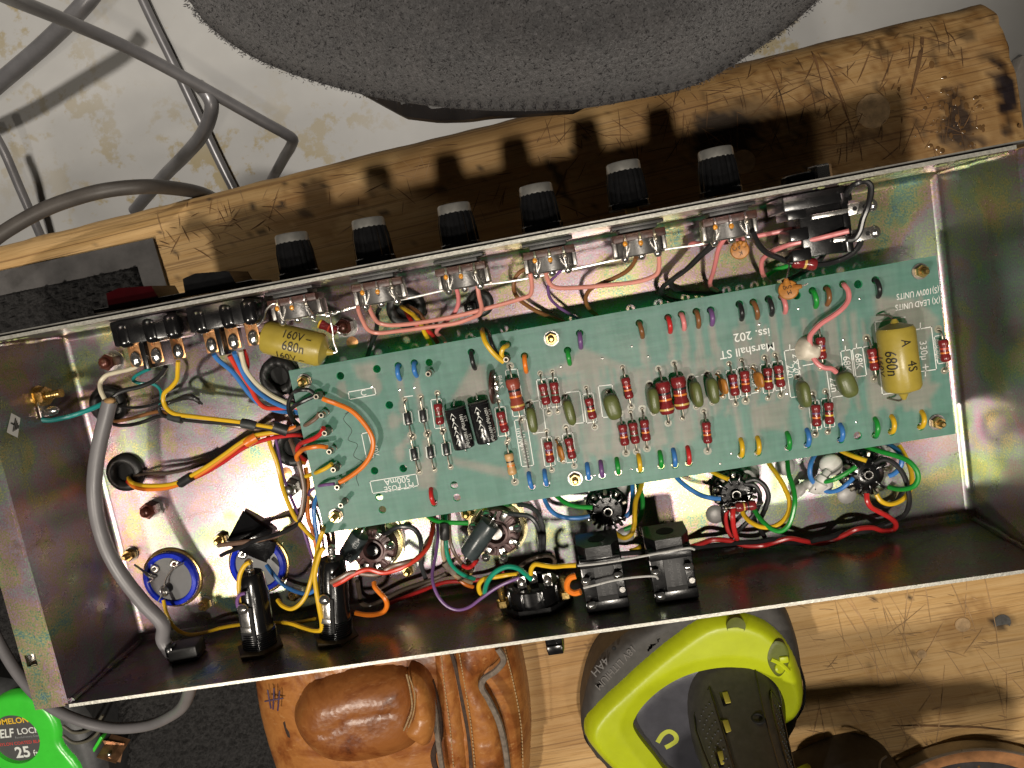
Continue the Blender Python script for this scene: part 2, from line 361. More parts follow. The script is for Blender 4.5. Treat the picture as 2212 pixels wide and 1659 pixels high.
WIRETIN = mat('bare_wire', (.80, .79, .76), .30, .45, .1, 600)
SOLDER = mat('solder', (.72, .71, .69), .18, .95, .25, 900, .3, 700)
ALU = mat('brushed_aluminium', (.42, .41, .38), .32, .75, .12, 300, .1)
STEEL = mat('dull_steel', (.30, .29, .275), .34, .85, .25, 200, .15, dirt=.35)
BRASS = mat('brass', (.62, .43, .16), .28, .95, .25, 300, .15, dirt=.3)
COPPERT = mat('copper_tab', (.70, .36, .16), .34, .85, .25, 300, .15, dirt=.35)
RUST = mat('lacquered_nut', (.10, .030, .020), .28, .35, .4, 250, .2)
BLACKP = mat('black_plastic', (.0065, .0065, .007), .24, 0, .3, 200, .08, spec=.5)
BLACKS = mat('glossy_black_plastic', (.006, .006, .0065), .17, 0, .3, 200, .05, spec=.6)
BLACKR = mat('black_rubber', (.018, .018, .018), .45, 0, .3, 150, .15)
RUBBERG = mat('worn_grey_rubber', (.085, .080, .078), .6, 0, .35, 60, .3, 700, dirt=.25, dirtc=(.13, .12, .11))
VOID = mat('dark_opening', (.006, .006, .006), .8, 0, .2)
CARPET = mat('black_carpet', (.024, .023, .023), .95, 0, .7, 500, .8, 900, .002)
PANEL = mat('black_front_panel', (.045, .040, .036), .4, .3, .3, 200)
PHEN = mat('brown_phenolic', (.055, .020, .014), .4, 0, .5, 400, .2)
BAKE = mat('brown_bakelite', (.135, .065, .062), .42, 0, .35, 200, .2, dirt=.2)
FLUX = mat('amber_flux', (.62, .26, .03), .2, .1, .3, 900)
YCAP = mat('mustard_epoxy', (.37, .285, .045), .34, 0, .12, 120, .15, 400, spec=.5)
GCAP = mat('olive_dipped_film', (.105, .125, .038), .38, 0, .2, 200, .2, 500)
OCER = mat('orange_ceramic', (.42, .17, .030), .42, 0, .25, 300, .2, dirt=.2)
RBODY = mat('oxblood_resistor', (.185, .018, .020), .22, 0, .25, 500, .1, spec=.55)
RBROWN = mat('red_brown_resistor', (.26, .055, .035), .25, 0, .2, 300, .1)
TANR = mat('tan_resistor', (.52, .31, .13), .35, 0, .15, 300)
BAND = {k: mat('band_' + k, c, .3, 0, .15, 600) for k, c in dict(gold=(.60, .40, .10), red=(.55, .06, .03), orange=(.70, .20, .03), black=(.02, .018, .02), brown=(.12, .045, .02), yellow=(.72, .48, .05), violet=(.14, .07, .18), green=(.08, .12, .07)).items()}
ELEC = mat('black_sleeve', (.012, .012, .013), .2, 0, .2, 200)
WHITEI = mat('white_ink', (.74, .76, .72), .6, 0, .12, 900)
BLACKI = mat('black_ink', (.018, .015, .012), .5, 0, .2, 900)
GREYINK = mat('worn_ink', (.30, .31, .31), .6, 0, .3, 900)
DIODE = mat('black_diode', (.022, .022, .024), .32, 0, .3, 400)
GLASSP = mat('grey_lead', (.30, .27, .22), .35, .85, .4, 600, dirt=.5)
SLATE = mat('slate_resistor', (.040, .052, .055), .3, 0, .2, 200, .1)
BLUEP = mat('blue_plastic', (.006, .026, .50), .26, 0, .25, 200, spec=.55)
GREYD = mat('grey_disc', (.060, .062, .066), .42, .0, .3, 60)
REDL = mat('red_lens', (.020, .0012, .002), .12, 0, .2, 100, spec=.6)
PAPER = mat('white_label', (.70, .70, .68), .6, 0, .08, 200)
GLUE = mat('cream_silicone', (.66, .60, .49), .45, 0, .12, 120, .25, 300)
GLUEW = mat('white_silicone', (.60, .58, .55), .45, 0, .1, 120, .25, 300)
SLEEVE = mat('grey_black_sleeve', (.030, .034, .034), .5, 0, .3, 300, .2)
LIME = mat('lime_plastic', (.48, .56, .012), .38, 0, .06, 80, .08, 1500, dirt=.12, dirtc=(.12, .13, .02))
DGREY = mat('dark_grey_overmould', (.050, .046, .042), .6, 0, .2, 200, .2, 1800)
TRAY = mat('slate_tray', (.060, .060, .072), .32, 0, .15, 90, .1)
GREENT = mat('bright_green_plastic', (.055, .62, .045), .26, 0, .08, 80, spec=.5)
TAPEG = mat('charcoal_plastic', (.060, .062, .064), .45, 0, .2, 150, .1)
YELT = mat('yellow_ink', (.80, .50, .03), .5, 0, .05)
REDT = mat('red_ink', (.62, .06, .05), .5, 0, .05)
TUBEM = mat('grey_painted_tube', (.20, .195, .20), .35, .35, .15, 30)
CAULK = mat('resin_blob', (.20, .11, .045), .06, 0, .35, 90, .3, 200)
INKP = mat('purple_marker', (.05, .02, .06), .6, 0, .2, 800)
WELT = mat('grey_leather_edge', (.17, .135, .105), .75, 0, .4, 300, .4)
SCRATCHL = mat('pale_brown_scratch', (.42, .265, .13), .8, 0, .5, 60)
SCRATCH = mat('dark_scratch', (.17, .088, .036), .8, 0, .75, 60)
WIRE = {k: mat(k + '_insulation', c, .33, 0, .10, 90, .06, 700, dirt=.05) for k, c in dict(pink=(.62, .25, .20), rose=(.66, .21, .21), purple=(.16, .075, .22), brown=(.20, .085, .030), black=(.016, .016, .017), yellow=(.68, .42, .018), orange=(.74, .19, .018), red=(.50, .022, .022), scarlet=(.64, .05, .025), blue=(.045, .185, .50), green=(.015, .27, .035), teal=(.010, .21, .20), seagreen=(.01, .26, .16), cream=(.66, .60, .44), grey=(.21, .20, .21), beige=(.36, .27, .17), darkgrey=(.035, .037, .04), taupe=(.17, .105, .075), umber=(.075, .055, .04)).items()}
CORD = mat('ribbed_grey_cord', (.165, .158, .165), .42, 0, .1, 60, .1)
# ------------------------------------------------------------------ the setting: concrete floor and the bench
BZ = -0.13                                       # bench top; the chassis floor is z = 0
FZ = -0.95
mb = MB(); mb.add([(-4, -4, FZ), (4, -4, FZ), (4, 4, FZ), (-4, 4, FZ)], [[0, 1, 2, 3]])
mb.build('floor', FLOORM, kind='structure')

bench = thing('workbench', 'old scratched wooden workbench with a rounded far edge and ink stains', 'workbench', (0, 0, BZ))
ANG = math.radians(2.336); E0 = V((-0.3164, 0.1717)); cu_, su_ = math.cos(ANG), math.sin(ANG)
def bench_xy(u, v): return np.stack([E0[0] + u * cu_ + v * su_, E0[1] + u * su_ - v * cu_], -1)      # u along the far edge, v away from it
def bench_uv(p): p = V(p)[..., :2] - E0; return np.stack([p[..., 0] * cu_ + p[..., 1] * su_, p[..., 0] * su_ - p[..., 1] * cu_], -1)
us = np.arange(-0.36, 0.680, 0.0035); vs = np.r_[np.linspace(0, 0.024, 12), np.arange(0.0275, 0.60, 0.0035)]
U, Vv = np.meshgrid(us, vs, indexing='ij'); P2 = np.stack([U.ravel(), Vv.ravel()], 1)
umax = 0.664 + 0.004 * (vnoise(np.c_[P2[:, 1], P2[:, 1] * 0], 34, 3) - .5) + .007 * np.clip(1 - P2[:, 1] / .03, 0, 1) * -1 + .0018 * (vnoise(np.c_[P2[:, 1], P2[:, 1] * 0], 120, 4) - .5)
uu = np.minimum(P2[:, 0], umax); vv = P2[:, 1] + .0010 * (vnoise(np.c_[uu, uu * 0], 70, 9) - .5) * np.clip(1 - P2[:, 1] / .03, 0, 1)
rr_ = 0.022; t = np.clip(P2[:, 1] / rr_, 0, 1); z = BZ - rr_ * (1 - np.sqrt(np.clip(1 - (1 - t) ** 2, 0, 1)))
z += .0016 * (vnoise(P2 * [.5, 1], 60, 5) - .5) + .0010 * (vnoise(P2 * [.25, 1], 220, 6) - .5)
corner = np.clip((P2[:, 0] - .56) / .09, 0, 1) * np.clip(1 - P2[:, 1] / .075, 0, 1); z -= .006 * corner * (vnoise(P2 * [1, 2], 70, 8))
end = np.clip((P2[:, 0] - .652) / .012, 0, 1); z -= end ** 2 * .003
xy = bench_xy(uu, vv); nu, nv = len(us), len(vs)
idx = np.arange(nu * nv).reshape(nu, nv); q = np.stack([idx[:-1, :-1], idx[:-1, 1:], idx[1:, 1:], idx[1:, :-1]], -1).reshape(-1, 4)
mb = MB(); mb.add(np.c_[xy, z], q.tolist())
b0 = len(mb.v); lowz = BZ - .075
ring = list(idx[:, 0]) + list(idx[-1, 1:]) + list(idx[::-1, -1][1:]) + list(idx[0, ::-1][1:-1])
mb.v += [(mb.v[i][0], mb.v[i][1], lowz) for i in ring]; k = len(ring)
for i in range(k): mb.f.append([ring[i], ring[(i + 1) % k], b0 + (i + 1) % k, b0 + i]); mb.m.append(0)
mb.f.append([b0 + i for i in range(k)]); mb.m.append(0)
top = mb.build('worktop', WOOD, bench)
top.rotation_euler.z = ANG                       # the grain runs along the local x axis
me = top.data; co = np.array([v.co[:] for v in me.vertices]); me.vertices.foreach_set('co', (np.c_[co[:, 0] * cu_ + co[:, 1] * su_, -co[:, 0] * su_ + co[:, 1] * cu_, co[:, 2]]).ravel().astype(np.float32)); me.update()
# ink, paint and dirt stains: shapes of their own in the wood
W = np.array(mb.v)[:, :2]; st = np.zeros((len(W), 4), np.float32); st[:, 3] = 1
nz = vnoise(W, 60, 11) * .6 + vnoise(W, 160, 12) * .4 + (vnoise(W, 420, 13) - .5) * .4
def blot(ch, dx, dy, rx, ry, amt, rot=0, hard=5):
    c = at(dx, dy, BZ)[:2]; s = .000352; d = W - c; d = np.c_[d[:, 0] * math.cos(rot) + d[:, 1] * math.sin(rot), -d[:, 0] * math.sin(rot) + d[:, 1] * math.cos(rot)]
    rr = np.sqrt((d[:, 0] / (rx * s)) ** 2 + (d[:, 1] / (ry * s)) ** 2); a = np.clip((1.15 - rr + (nz - .5) * 1.5) * hard / 2, 0, 1) * amt; st[:, ch] = np.maximum(st[:, ch], a)
for a_ in ((0, 1566, 288, 62, 36, .92, -.1), (0, 1590, 245, 60, 28, .55), (0, 1770, 200, 14, 9, .7), (1, 2168, 190, 20, 52, .95, .1), (1, 2068, 260, 26, 60, .85, .3), (1, 2095, 305, 30, 18, .7), (1, 2178, 270, 9, 26, .7), (2, 2010, 225, 40, 46, .9), (2, 2080, 215, 70, 70, .6), (2, 1990, 310, 200, 50, .55), (2, 690, 440, 90, 60, .55), (2, 640, 415, 36, 44, .6),
           (0, 545, 446, 7, 7, .9), (0, 612, 441, 5, 5, .9), (0, 600, 447, 4, 4, .9), (0, 662, 460, 12, 7, .7), (0, 1215, 400, 7, 50, .75, .35), (2, 1180, 372, 300, 14, .5), (2, 1440, 150, 230, 30, .55), (0, 1886, 1293, 5, 4, .95), (0, 1967, 1290, 5, 4, .95), (0, 2163, 1344, 16, 13, .9), (2, 2080, 1360, 60, 50, .5), (0, 1970, 1410, 6, 5, .6), (0, 1880, 1432, 5, 4, .6), (0, 2095, 1412, 7, 4, .7), (2, 1950, 1500, 160, 60, .4), (2, 1680, 330, 60, 45, .55), (2, 2140, 110, 60, 40, .5), (0, 2140, 120, 14, 8, .6), (2, 1770, 290, 50, 30, .7), (0, 1860, 300, 30, 10, .5, .2), (2, 880, 370, 40, 26, .6), (0, 955, 405, 9, 8, .7)):
    blot(*a_)
grime = np.clip((vnoise(W, 130, 23) * .5 + vnoise(W, 340, 24) * .5 - .48) * 6, 0, 1) * np.clip((W[:, 0] - .10) / .10, 0, 1) * np.clip((W[:, 1] - .09) / .01, 0, 1); st[:, 2] = np.maximum(st[:, 2], grime * .85)
st[:, 0] = np.maximum(st[:, 0], np.clip((vnoise(W, 90, 25) * .5 + vnoise(W, 260, 26) * .5 - .70) * 9, 0, .6) * np.clip((W[:, 0] - .02) / .2, 0, 1) * (W[:, 1] > .09))
broad = np.clip((vnoise(W, 9, 21) * .6 + vnoise(W, 24, 22) * .4 - .5) * 4, 0, .55); yy = (W[:, 1] - .1) / .02
st[:, 2] = np.maximum(st[:, 2], broad); st[:, 2] = np.maximum(st[:, 2], np.clip(W[:, 1] - .09, 0, .03) / .03 * .45 * np.clip((W[:, 0] - .12) / .1, 0, 1) * (nz + .3))
st[:len(W), 0] = np.maximum(st[:, 0], np.clip((vnoise(W, 300, 31) - .90) * 12, 0, .8) * (W[:, 1] > .08))
at_ = me.color_attributes.new('stain', 'FLOAT_COLOR', 'POINT'); at_.data.foreach_set('color', st.ravel())
# knife scratches and cracks lying in the surface
mb = MB()
def surf(p):                                      # height of the rounded, dented bench top below a point
    w = bench_uv(np.array([p])); t_ = np.clip(w[:, 1] / rr_, 0, 1); h = BZ - rr_ * (1 - np.sqrt(np.clip(1 - (1 - t_) ** 2, 0, 1)))
    return float((h + .0016 * (vnoise(w * [.5, 1], 60, 5) - .5) + .0010 * (vnoise(w * [.25, 1], 220, 6) - .5)
                  - .006 * np.clip((w[:, 0] - .56) / .09, 0, 1) * np.clip(1 - w[:, 1] / .075, 0, 1) * vnoise(w * [1, 2], 70, 8))[0])
def scratch(p, q_, w):
    p, q_ = V(p)[:2], V(q_)[:2]; n = 7; d = q_ - p; L = np.linalg.norm(d) + 1e-9; nn = V((-d[1], d[0])) / L; vs_ = []
    for i in range(n):
        t_ = i / (n - 1); c = p + d * t_ + nn * math.sin(t_ * 3.1) * L * .02; ww = w * (.25 + math.sin(math.pi * t_)) * .5; h = surf(c) + .00045
        vs_ += [(*(c + nn * ww), h), (*(c - nn * ww), h)]
    mb.add(vs_, [[2 * i, 2 * i + 1, 2 * i + 3, 2 * i + 2] for i in range(n - 1)])
for (x0, y0, x1, y1, w) in ((2004, 20, 1968, 205, .0022), (1758, 105, 1768, 160, .0014), (1770, 110, 1845, 300, .0010), (1225, 365, 1200, 425, .0016), (1660, 130, 1705, 280, .0007), (1880, 110, 1850, 180, .0007), (1930, 115, 1900, 190, .0007), (1925, 1568, 2200, 1578, .0013)):
    scratch(at(x0, y0, BZ), at(x1, y1, BZ), w)
def scatter(specs):
    for (n_, x0, x1, y0, y1, L0, L1, base, spread) in specs:
        for i in range(n_):
            cx, cy = random.uniform(x0, x1), random.uniform(y0, y1); a = random.gauss(base, spread); L = random.uniform(L0, L1) / 2
            p, q_ = at(cx - L * math.cos(a), cy - L * math.sin(a), BZ), at(cx + L * math.cos(a), cy + L * math.sin(a), BZ)
            if min(bench_uv(p)[1], bench_uv(q_)[1]) > .004 and max(bench_uv(p)[0], bench_uv(q_)[0]) < .640: scratch(p, q_, random.uniform(.00025, .0006))
scatter(((330, 1180, 2160, 70, 335, 14, 95, 1.35, .95), (40, 560, 1400, 300, 480, 15, 80, 1.3, 1.2), (40, 340, 620, 430, 560, 12, 50, .6, 1.2)))
mb.build('scratch', SCRATCH, bench, kind='stuff', flat=True)
mb = MB(); scatter(((40, 1690, 2212, 1270, 1640, 60, 300, 1.2, .25), (14, 1690, 2212, 1270, 1640, 30, 170, 2.2, .5), (40, 1660, 2212, 1270, 1640, 14, 60, .1, .3), (70, 340, 1300, 300, 520, 14, 90, .9, 1.0)))
mb.build('scratch', SCRATCHL, bench, kind='stuff', flat=True)
for x_, y_, r_ in ((2078, 1348, .0055), (1990, 1412, .0035), (1885, 240, .011), (1605, 350, .008)):    # round wooden plugs
    c = at(x_, y_, BZ); h = surf(c); MB().cyl((c[0], c[1], h - .004), (c[0], c[1], h + .0009), r_, ch=.0004).build('plug', mat('pale_plug', (.50, .33, .17), .5, 0, .3, 200, .3, dirt=.3), bench)
c = at(2164, 1344, BZ); MB().lathe((c[0], c[1], BZ - .002), (0, 0, 1), [(.0055, 0), (.006, .0025), (.0035, .0024)], 18).build('nail_head', STEEL, bench)
mb = MB()
for i in range(70):
    x_, y_ = random.gauss(2062, 46), random.gauss(255, 44)
    c = at(x_, y_, BZ); mb.sphere((c[0], c[1], surf(c)), random.uniform(.0005, .0020), (1, random.uniform(.5, 1.8), .30), 10)
mb.build('resin_drip', CAULK, bench, kind='stuff')
for i, (u_, v_) in enumerate(((-.3, .08), (.56, .08), (-.3, .52), (.56, .52))):
    p = bench_xy(u_, v_); MB().box((p[0], p[1], (FZ + lowz) / 2), (.07, .07, lowz - FZ - .002), bev=.004).build('leg', WOOD, bench)

# ------------------------------------------------------------------ the amplifier chassis
LX, LY, H, T = 0.23, 0.0889, 0.0642, 0.0016
ch = thing('amplifier_chassis', 'upturned zinc plated steel amplifier chassis lying open on the bench', 'chassis', (0, 0, 0))
mb = MB(); plate(mb, [(-LX, -LY), (LX, -LY), (LX, LY), (-LX, LY)], [], -T, 0); mb.build('floor_plate', ZINC, ch)
def wall(name, a, b, mats, h=H, t=T, z0=-T):
    # upright sheet from a to b (inner face), thickness to the right-hand side, a rounded fold at the foot
    a, b = V(a), V(b); d = unit(b - a); n = V((-d[1], d[0])); m_ = MB(); L = np.linalg.norm(b - a); N = 40
    for zz in (0,):
        A = []; prof = [(0.0035, 0.00003), (.0016, .0006), (.0005, .0016), (0, .0032), (0, h), (-t, h), (-t, z0)]
        for i in range(N + 1):
            p = a + d * L * i / N
            for (off, z_) in prof: A.append((*(p - n * off), z_))
        k_ = len(prof); F = []; mm = []
        for i in range(N):
            for j in range(k_ - 1): F.append([i * k_ + j, i * k_ + j + 1, (i + 1) * k_ + j + 1, (i + 1) * k_ + j]); mm.append(1 if j == 4 else 0)
        b_ = len(m_.v); m_.v += [tuple(p) for p in A]; m_.f += F; m_.m += mm
        m_.f += [list(range(k_)), [N * k_ + j for j in range(k_)][::-1]]; m_.m += [0, 0]
    return m_.build(name, mats, ch, ang=30)
wall('front_wall', (-LX, LY), (LX, LY), [ZINC, WORNEDGE])
for o_ in (ch.children[-1],): pass
wall('back_wall', (LX, -LY), (-LX, -LY), [ZINC, WORNEDGE])
wl = wall('side_wall', (-LX, -LY + .0005), (-LX, LY - .0005), [ZINC, ZINC]); wr = wall('side_wall', (LX, LY - .0005), (LX, -LY + .0005), [ZINC, ZINC])
nut = at(68, 1427, H)[:2]
for sgn, par in ((-1, wl), (1, wr)):
    x0, x1 = sorted((sgn * (LX + T), sgn * (LX + .0175))); hole = [(nut[0] - .0028, nut[1] - .0028), (nut[0] + .0028, nut[1] - .0028), (nut[0] + .0028, nut[1] + .0032), (nut[0] - .0028, nut[1] + .0032)] if sgn < 0 else None
    mb = MB(); yb = -LY - (.0005 if sgn < 0 else 0); plate(mb, [(x0, yb), (x1, yb), (x1, LY), (x0, LY)], [hole] if hole else [], H - T, H + .0002); mb.build('flange', ZINC, par)
mb = MB(); mb.box((nut[0], nut[1], H - .0062), (.0075, .0078, .002), bev=.0004); mb.box((nut[0] - .0032, nut[1], H - .0035), (.0008, .006, .004)); mb.box((nut[0], nut[1] + .0036, H - .0035), (.006, .0008, .004)); mb.build('cage_nut', TIN, ch)
MB().lathe((nut[0] + .0006, nut[1], H - .0052), (0, 0, 1), [(.0022, 0), (.0022, .0008), (.0014, .0009), (.0013, .0001)], 16).build('cage_nut_thread', BLACKP, ch)
# front panel outside the front wall, separate thin plate
mb = MB(); mb.box((0, LY + T + .0006, .0290), (2 * LX + .036, .0008, .0650)); mb.build('front_panel', [PANEL], ch)
mb = MB(); mb.box((0, LY + T + .0013, .0294), (2 * LX + .036, .0006, .0656)); mb.build('panel_trim', [ALU], ch)
RIVETM = mat('dull_rivet', (.34, .33, .32), .5, .25, .15, 300)
# grommets, bolts, rivets
def grommet(dx, dy, R=.0078, r=.0028):
    c = at(dx, dy, .002); o = MB().torus((c[0], c[1], .0018), (0, 0, 1), R, r, 30, 10).build('grommet', BLACKR, ch)
    MB().cyl((c[0], c[1], .0002), (c[0], c[1], .0008), R).build('opening', VOID, o); return c
for g in ((234, 873), (270, 1021), (602, 813), (632, 967), (877, 666), (1037, 655)): grommet(*g, *((.0050, .0022) if g[0] == 1037 else ()))
def bolt(dx, dy, mt, r=.0032, h=.008, nutr=.0052, nuth=.0045, z=0.0, par=None, nm='bolt', base=None):
    c = at(dx, dy, z + h * .7); m_ = MB()
    m_.lathe((c[0], c[1], z), (0, 0, 1), [(nutr * 1.25, 0), (nutr * 1.25, .0006)], 20, 1)
    m_.lathe((c[0], c[1], z + .0006), (0, 0, 1), [(nutr * .93, 0), (nutr, .0004), (nutr, nuth - .0005), (nutr * .9, nuth)], 6, 0)
    m_.lathe((c[0], c[1], z + nuth), (0, 0, 1), [(r * .86, 0), (r, .0004), (r * .86, .001), (r, .0016), (r * .86, .0022), (r, .0028), (r * .86, .0034), (r * .5, max(h - nuth, .004))], 14, 0)
    return m_.build(nm, [mt, STEEL], par or ch)
for b_ in ((231, 783, RUST), (319, 1104, RUST), (742, 707, RUST), (625, 1057, STEEL)): bolt(*b_, r=.0028, h=.010, nutr=.0046, nuth=.0075)
bolt(1016, 664, BLACKP, r=.0024, h=.006, nutr=.0038)
for b_ in ((272, 1203), (470, 1170), (437, 1311), (632, 1290), (1008, 1237)): bolt(*b_, BRASS, r=.0018, h=.008, nutr=.0034, nuth=.004)
for b_ in ((1007, 1112), (700, 1145), (880, 1236), (752, 1135)): bolt(*b_, BRASS, r=.0018, h=.007, nutr=.0032, nuth=.004)
for r_ in ((1346, 1050), (1620, 1018), (1697, 1008), (1546, 1112), (1830, 1069), (1926, 966), (1350, 1160)):
    c = at(*r_, .001); MB().lathe((c[0], c[1], 0), (0, 0, 1), [(.0048, 0), (.0050, .0005), (.0043, .0013), (.0026, .0019), (.0004, .0021)], 20).build('rivet', RIVETM, ch)
for r_ in ((760, 740), (617, 1023)): c = at(*r_, .001); MB().lathe((c[0], c[1], 0), (0, 0, 1), [(.0030, 0), (.0032, .0003), (.0004, .0007)], 18).build('copper_rivet', COPPERT, ch)
mb = MB()
for i in range(70):
    x_ = random.choice([random.uniform(-LX, -LX + .03), random.uniform(.15, LX), random.uniform(.2, LX)]); mb.sphere((x_, LY - .0006, H - random.uniform(.0005, .005)), random.uniform(.0004, .0013), (1.6, .5, 1), 6)
mb.build('weld_residue', mat('green_yellow_residue', (.42, .46, .22), .4, .3, .5, 900, .3), ch, kind='stuff')
for sx_, sy_ in ((LX, LY), (-LX, LY), (-LX, -LY), (LX, -LY)):
    mb = MB()
    mb.tube([(sx_ - math.copysign(.0005 + random.uniform(0, .0005), sx_), sy_ - math.copysign(.0005 + random.uniform(0, .0005), sy_), .003 + i * .0074) for i in range(9)], [.0012, .0016, .0011, .0014], 8)
    mb.build('corner_weld', ZINC, ch)
# earth terminal on the left wall with its label
et = thing('earth_terminal', 'brass earth stud with nut on the left chassis wall', 'terminal', at(20, 873, .03))
c = at(4, 872, .03); c[0] = -LX
MB().lathe(c, (1, 0, 0), [(.0058, 0), (.0058, .001)], 22).lathe(c + [.001, 0, 0], (1, 0, 0), [(.0048, 0), (.005, .0004), (.0048, .004)], 6).build('nut', BRASS, et)
m_ = MB(); m_.lathe(c + [.005, 0, 0], (1, 0, 0), [((.0022 if i % 2 else .0019), i * .0007) for i in range(12)], 14); m_.build('stud', BRASS, et)
MB().box(c + V((.0012, -.0050, .0005)), (.0008, .011, .006), bev=.0003).sphere(c + V((.006, -.008, .001)), .0026, (1.4, 1, 1), 10).build('solder_tag', SOLDER, et)
# the earth symbol label stuck to the left wall
lb = thing('earth_label', 'small white sticker with a black earth symbol on the left wall', 'sticker', (-LX, at(28, 920, .03)[1], .03))
def on_left(dx, dy):
    d = CAM_R.T @ np.array([(dx - 1106) / FPX, (dy - 829.5) / FPX, 1.0]); p = CAM_C + (-LX - CAM_C[0]) / d[0] * d; return p
Q = [on_left(x, y) for x, y in ((23, 892), (43, 903), (37, 946), (13, 934))]
MB().add([q_ + V((.0003, 0, 0)) for q_ in Q], [[0, 1, 2, 3]]).build('sticker', PAPER, lb, flat=True)
def bil(u_, v_): return (Q[0] * (1 - u_) + Q[1] * u_) * (1 - v_) + (Q[3] * (1 - u_) + Q[2] * u_) * v_ + V((.0006, 0, 0))
mb = MB()
def strip(u0, v0, u1, v1, w):
    a, b = bil(u0, v0), bil(u1, v1); n = unit(np.cross(b - a, (1, 0, 0))) * w; mb.add([a + n, b + n, b - n, a - n], [[0, 1, 2, 3]])
strip(.46, .16, .46, .84, .0003); strip(.12, .5, .46, .5, .0003); strip(.60, .24, .60, .76, .0003); strip(.73, .33, .73, .67, .0003); strip(.86, .41, .86, .59, .0003)
mb.build('earth_symbol', BLACKI, lb, flat=True)
# transformers below carry the chassis clear of the bench
for x_, y_, sx_, sy_, lb_ in ((-.150, .012, .085, .095, 'mains transformer under the left end of the chassis'), (.125, .020, .075, .085, 'output transformer under the right end of the chassis')):
    t_ = thing('transformer', lb_, 'transformer', (x_, y_, BZ))
    MB().box((x_, y_, (BZ - T) / 2 - .0005), (sx_ * .7, sy_, -BZ - T - .0015), bev=.002).build('core', BLACKP, t_); MB().box((x_, y_, (BZ - T) / 2), (sx_, sy_ * .62, .07), bev=.010).build('coil', PHEN, t_)

# ------------------------------------------------------------------ the circuit board
PZ0, PZ = .0244, .0260
_c = [at(x, y, PZ) for x, y in ((621, 801), (2026, 552), (2061, 939), (703, 1150))]
PX0, PX1, PY0, PY1 = (_c[0][0] + _c[3][0]) / 2, (_c[1][0] + _c[2][0]) / 2, (_c[2][1] + _c[3][1]) / 2, (_c[0][1] + _c[1][1]) / 2
bd = thing('circuit_board', 'long pale green circuit board with upside down white lettering over the chassis floor', 'circuit board', (0, 0, PZ0))
bigholes = [(735, 812), (814, 797), (841, 875), (809, 1017), (871, 1012), (981, 1048), (819, 1074), (826, 1101), (987, 1075), (1854, 614), (1721, 638), (1853, 941)]
top_stubs = [('blue', 860, 790, 864, 819), ('blue', 895, 784, 900, 812), ('black', 1018, 761, 1026, 796), ('orange', 1133, 769, 1137, 803), ('green', 1226, 757, 1231, 786), ('purple', 1252, 720, 1255, 751), ('brown', 1381, 698, 1388, 728), ('red', 1443, 686, 1448, 717), ('rose', 1472, 679, 1478, 711), ('brown', 1504, 673, 1509, 706), ('purple', 1535, 670, 1538, 701), ('black', 1597, 657, 1602, 690), ('brown', 1627, 653, 1636, 687), ('black', 1660, 646, 1667, 680), ('rose', 1689, 641, 1696, 675), ('green', 1755, 628, 1762, 663), ('brown', 1786, 623, 1787, 658), ('black', 1891, 605, 1897, 641)]
bot_stubs = [('blue', 1149, 1052, 1142, 1022), ('blue', 1181, 1046, 1176, 1016), ('blue', 1272, 1033, 1268, 1002), ('purple', 1301, 1028, 1297, 997), ('green', 1336, 1021, 1332, 991), ('yellow', 1383, 1015, 1379, 983), ('green', 1428, 1007, 1425, 976), ('blue', 1458, 1005, 1454, 971), ('red', 1488, 1000, 1485, 966), ('yellow', 1601, 984, 1600, 949), ('yellow', 1637, 978, 1636, 945), ('green', 1703, 967, 1700, 935), ('blue', 1744, 961, 1743, 928), ('blue', 1816, 950, 1815, 917), ('green', 1891, 940, 1890, 904), ('yellow', 1926, 933, 1926, 899), ('yellow', 1989, 922, 1991, 889), ('red', 938, 1087, 931, 1056)]
other_holes = [(1821, 614), (927, 783), (1096, 744)]
holes = [circle(at(x, y, PZ)[:2], .0020, 16) for x, y in bigholes[:2] + bigholes[2:6] + bigholes[6:]] + [circle(at(s[1], s[2], PZ)[:2], .00185, 14) for s in top_stubs + bot_stubs] + [circle(at(x, y, PZ)[:2], .00185, 14) for x, y in other_holes]
outer = [(PX0, PY0), (PX1, PY0), (PX1, PY1), (PX0, PY1)]
mb = MB(); nt_ = plate(mb, outer, holes, PZ0, PZ, .0016)
pcb = mb.build('board', BOARD, bd)
W = np.array(mb.v)[:, :2]; tr = np.zeros(len(W))
def tpoly(pts, amt=1, edge=.0012):
    P = Dpoly(pts, PZ); i = inside(W, P); d = bdist(W, P); a = np.where(i, np.clip(.5 + d / edge / 2, 0, 1), np.clip(.5 - d / edge / 2, 0, 1)) * amt; np.maximum(tr, a, out=tr)
def tline(pts, w0, w1, amt=1):
    P = np.array([at(x, y, PZ)[:2] for x, y in pts]); n = len(P)
    for i in range(n - 1):
        a, b = P[i], P[i + 1]; ab = b - a; t_ = np.clip(((W - a) @ ab) / (ab @ ab + 1e-12), 0, 1); d = np.linalg.norm(W - a - t_[:, None] * ab, axis=1); w = (w0 + (w1 - w0) * (i + t_) / (n - 1)) * .00023
        np.maximum(tr, np.clip(.5 + (w / 2 - d) / .001, 0, 1) * amt, out=tr)
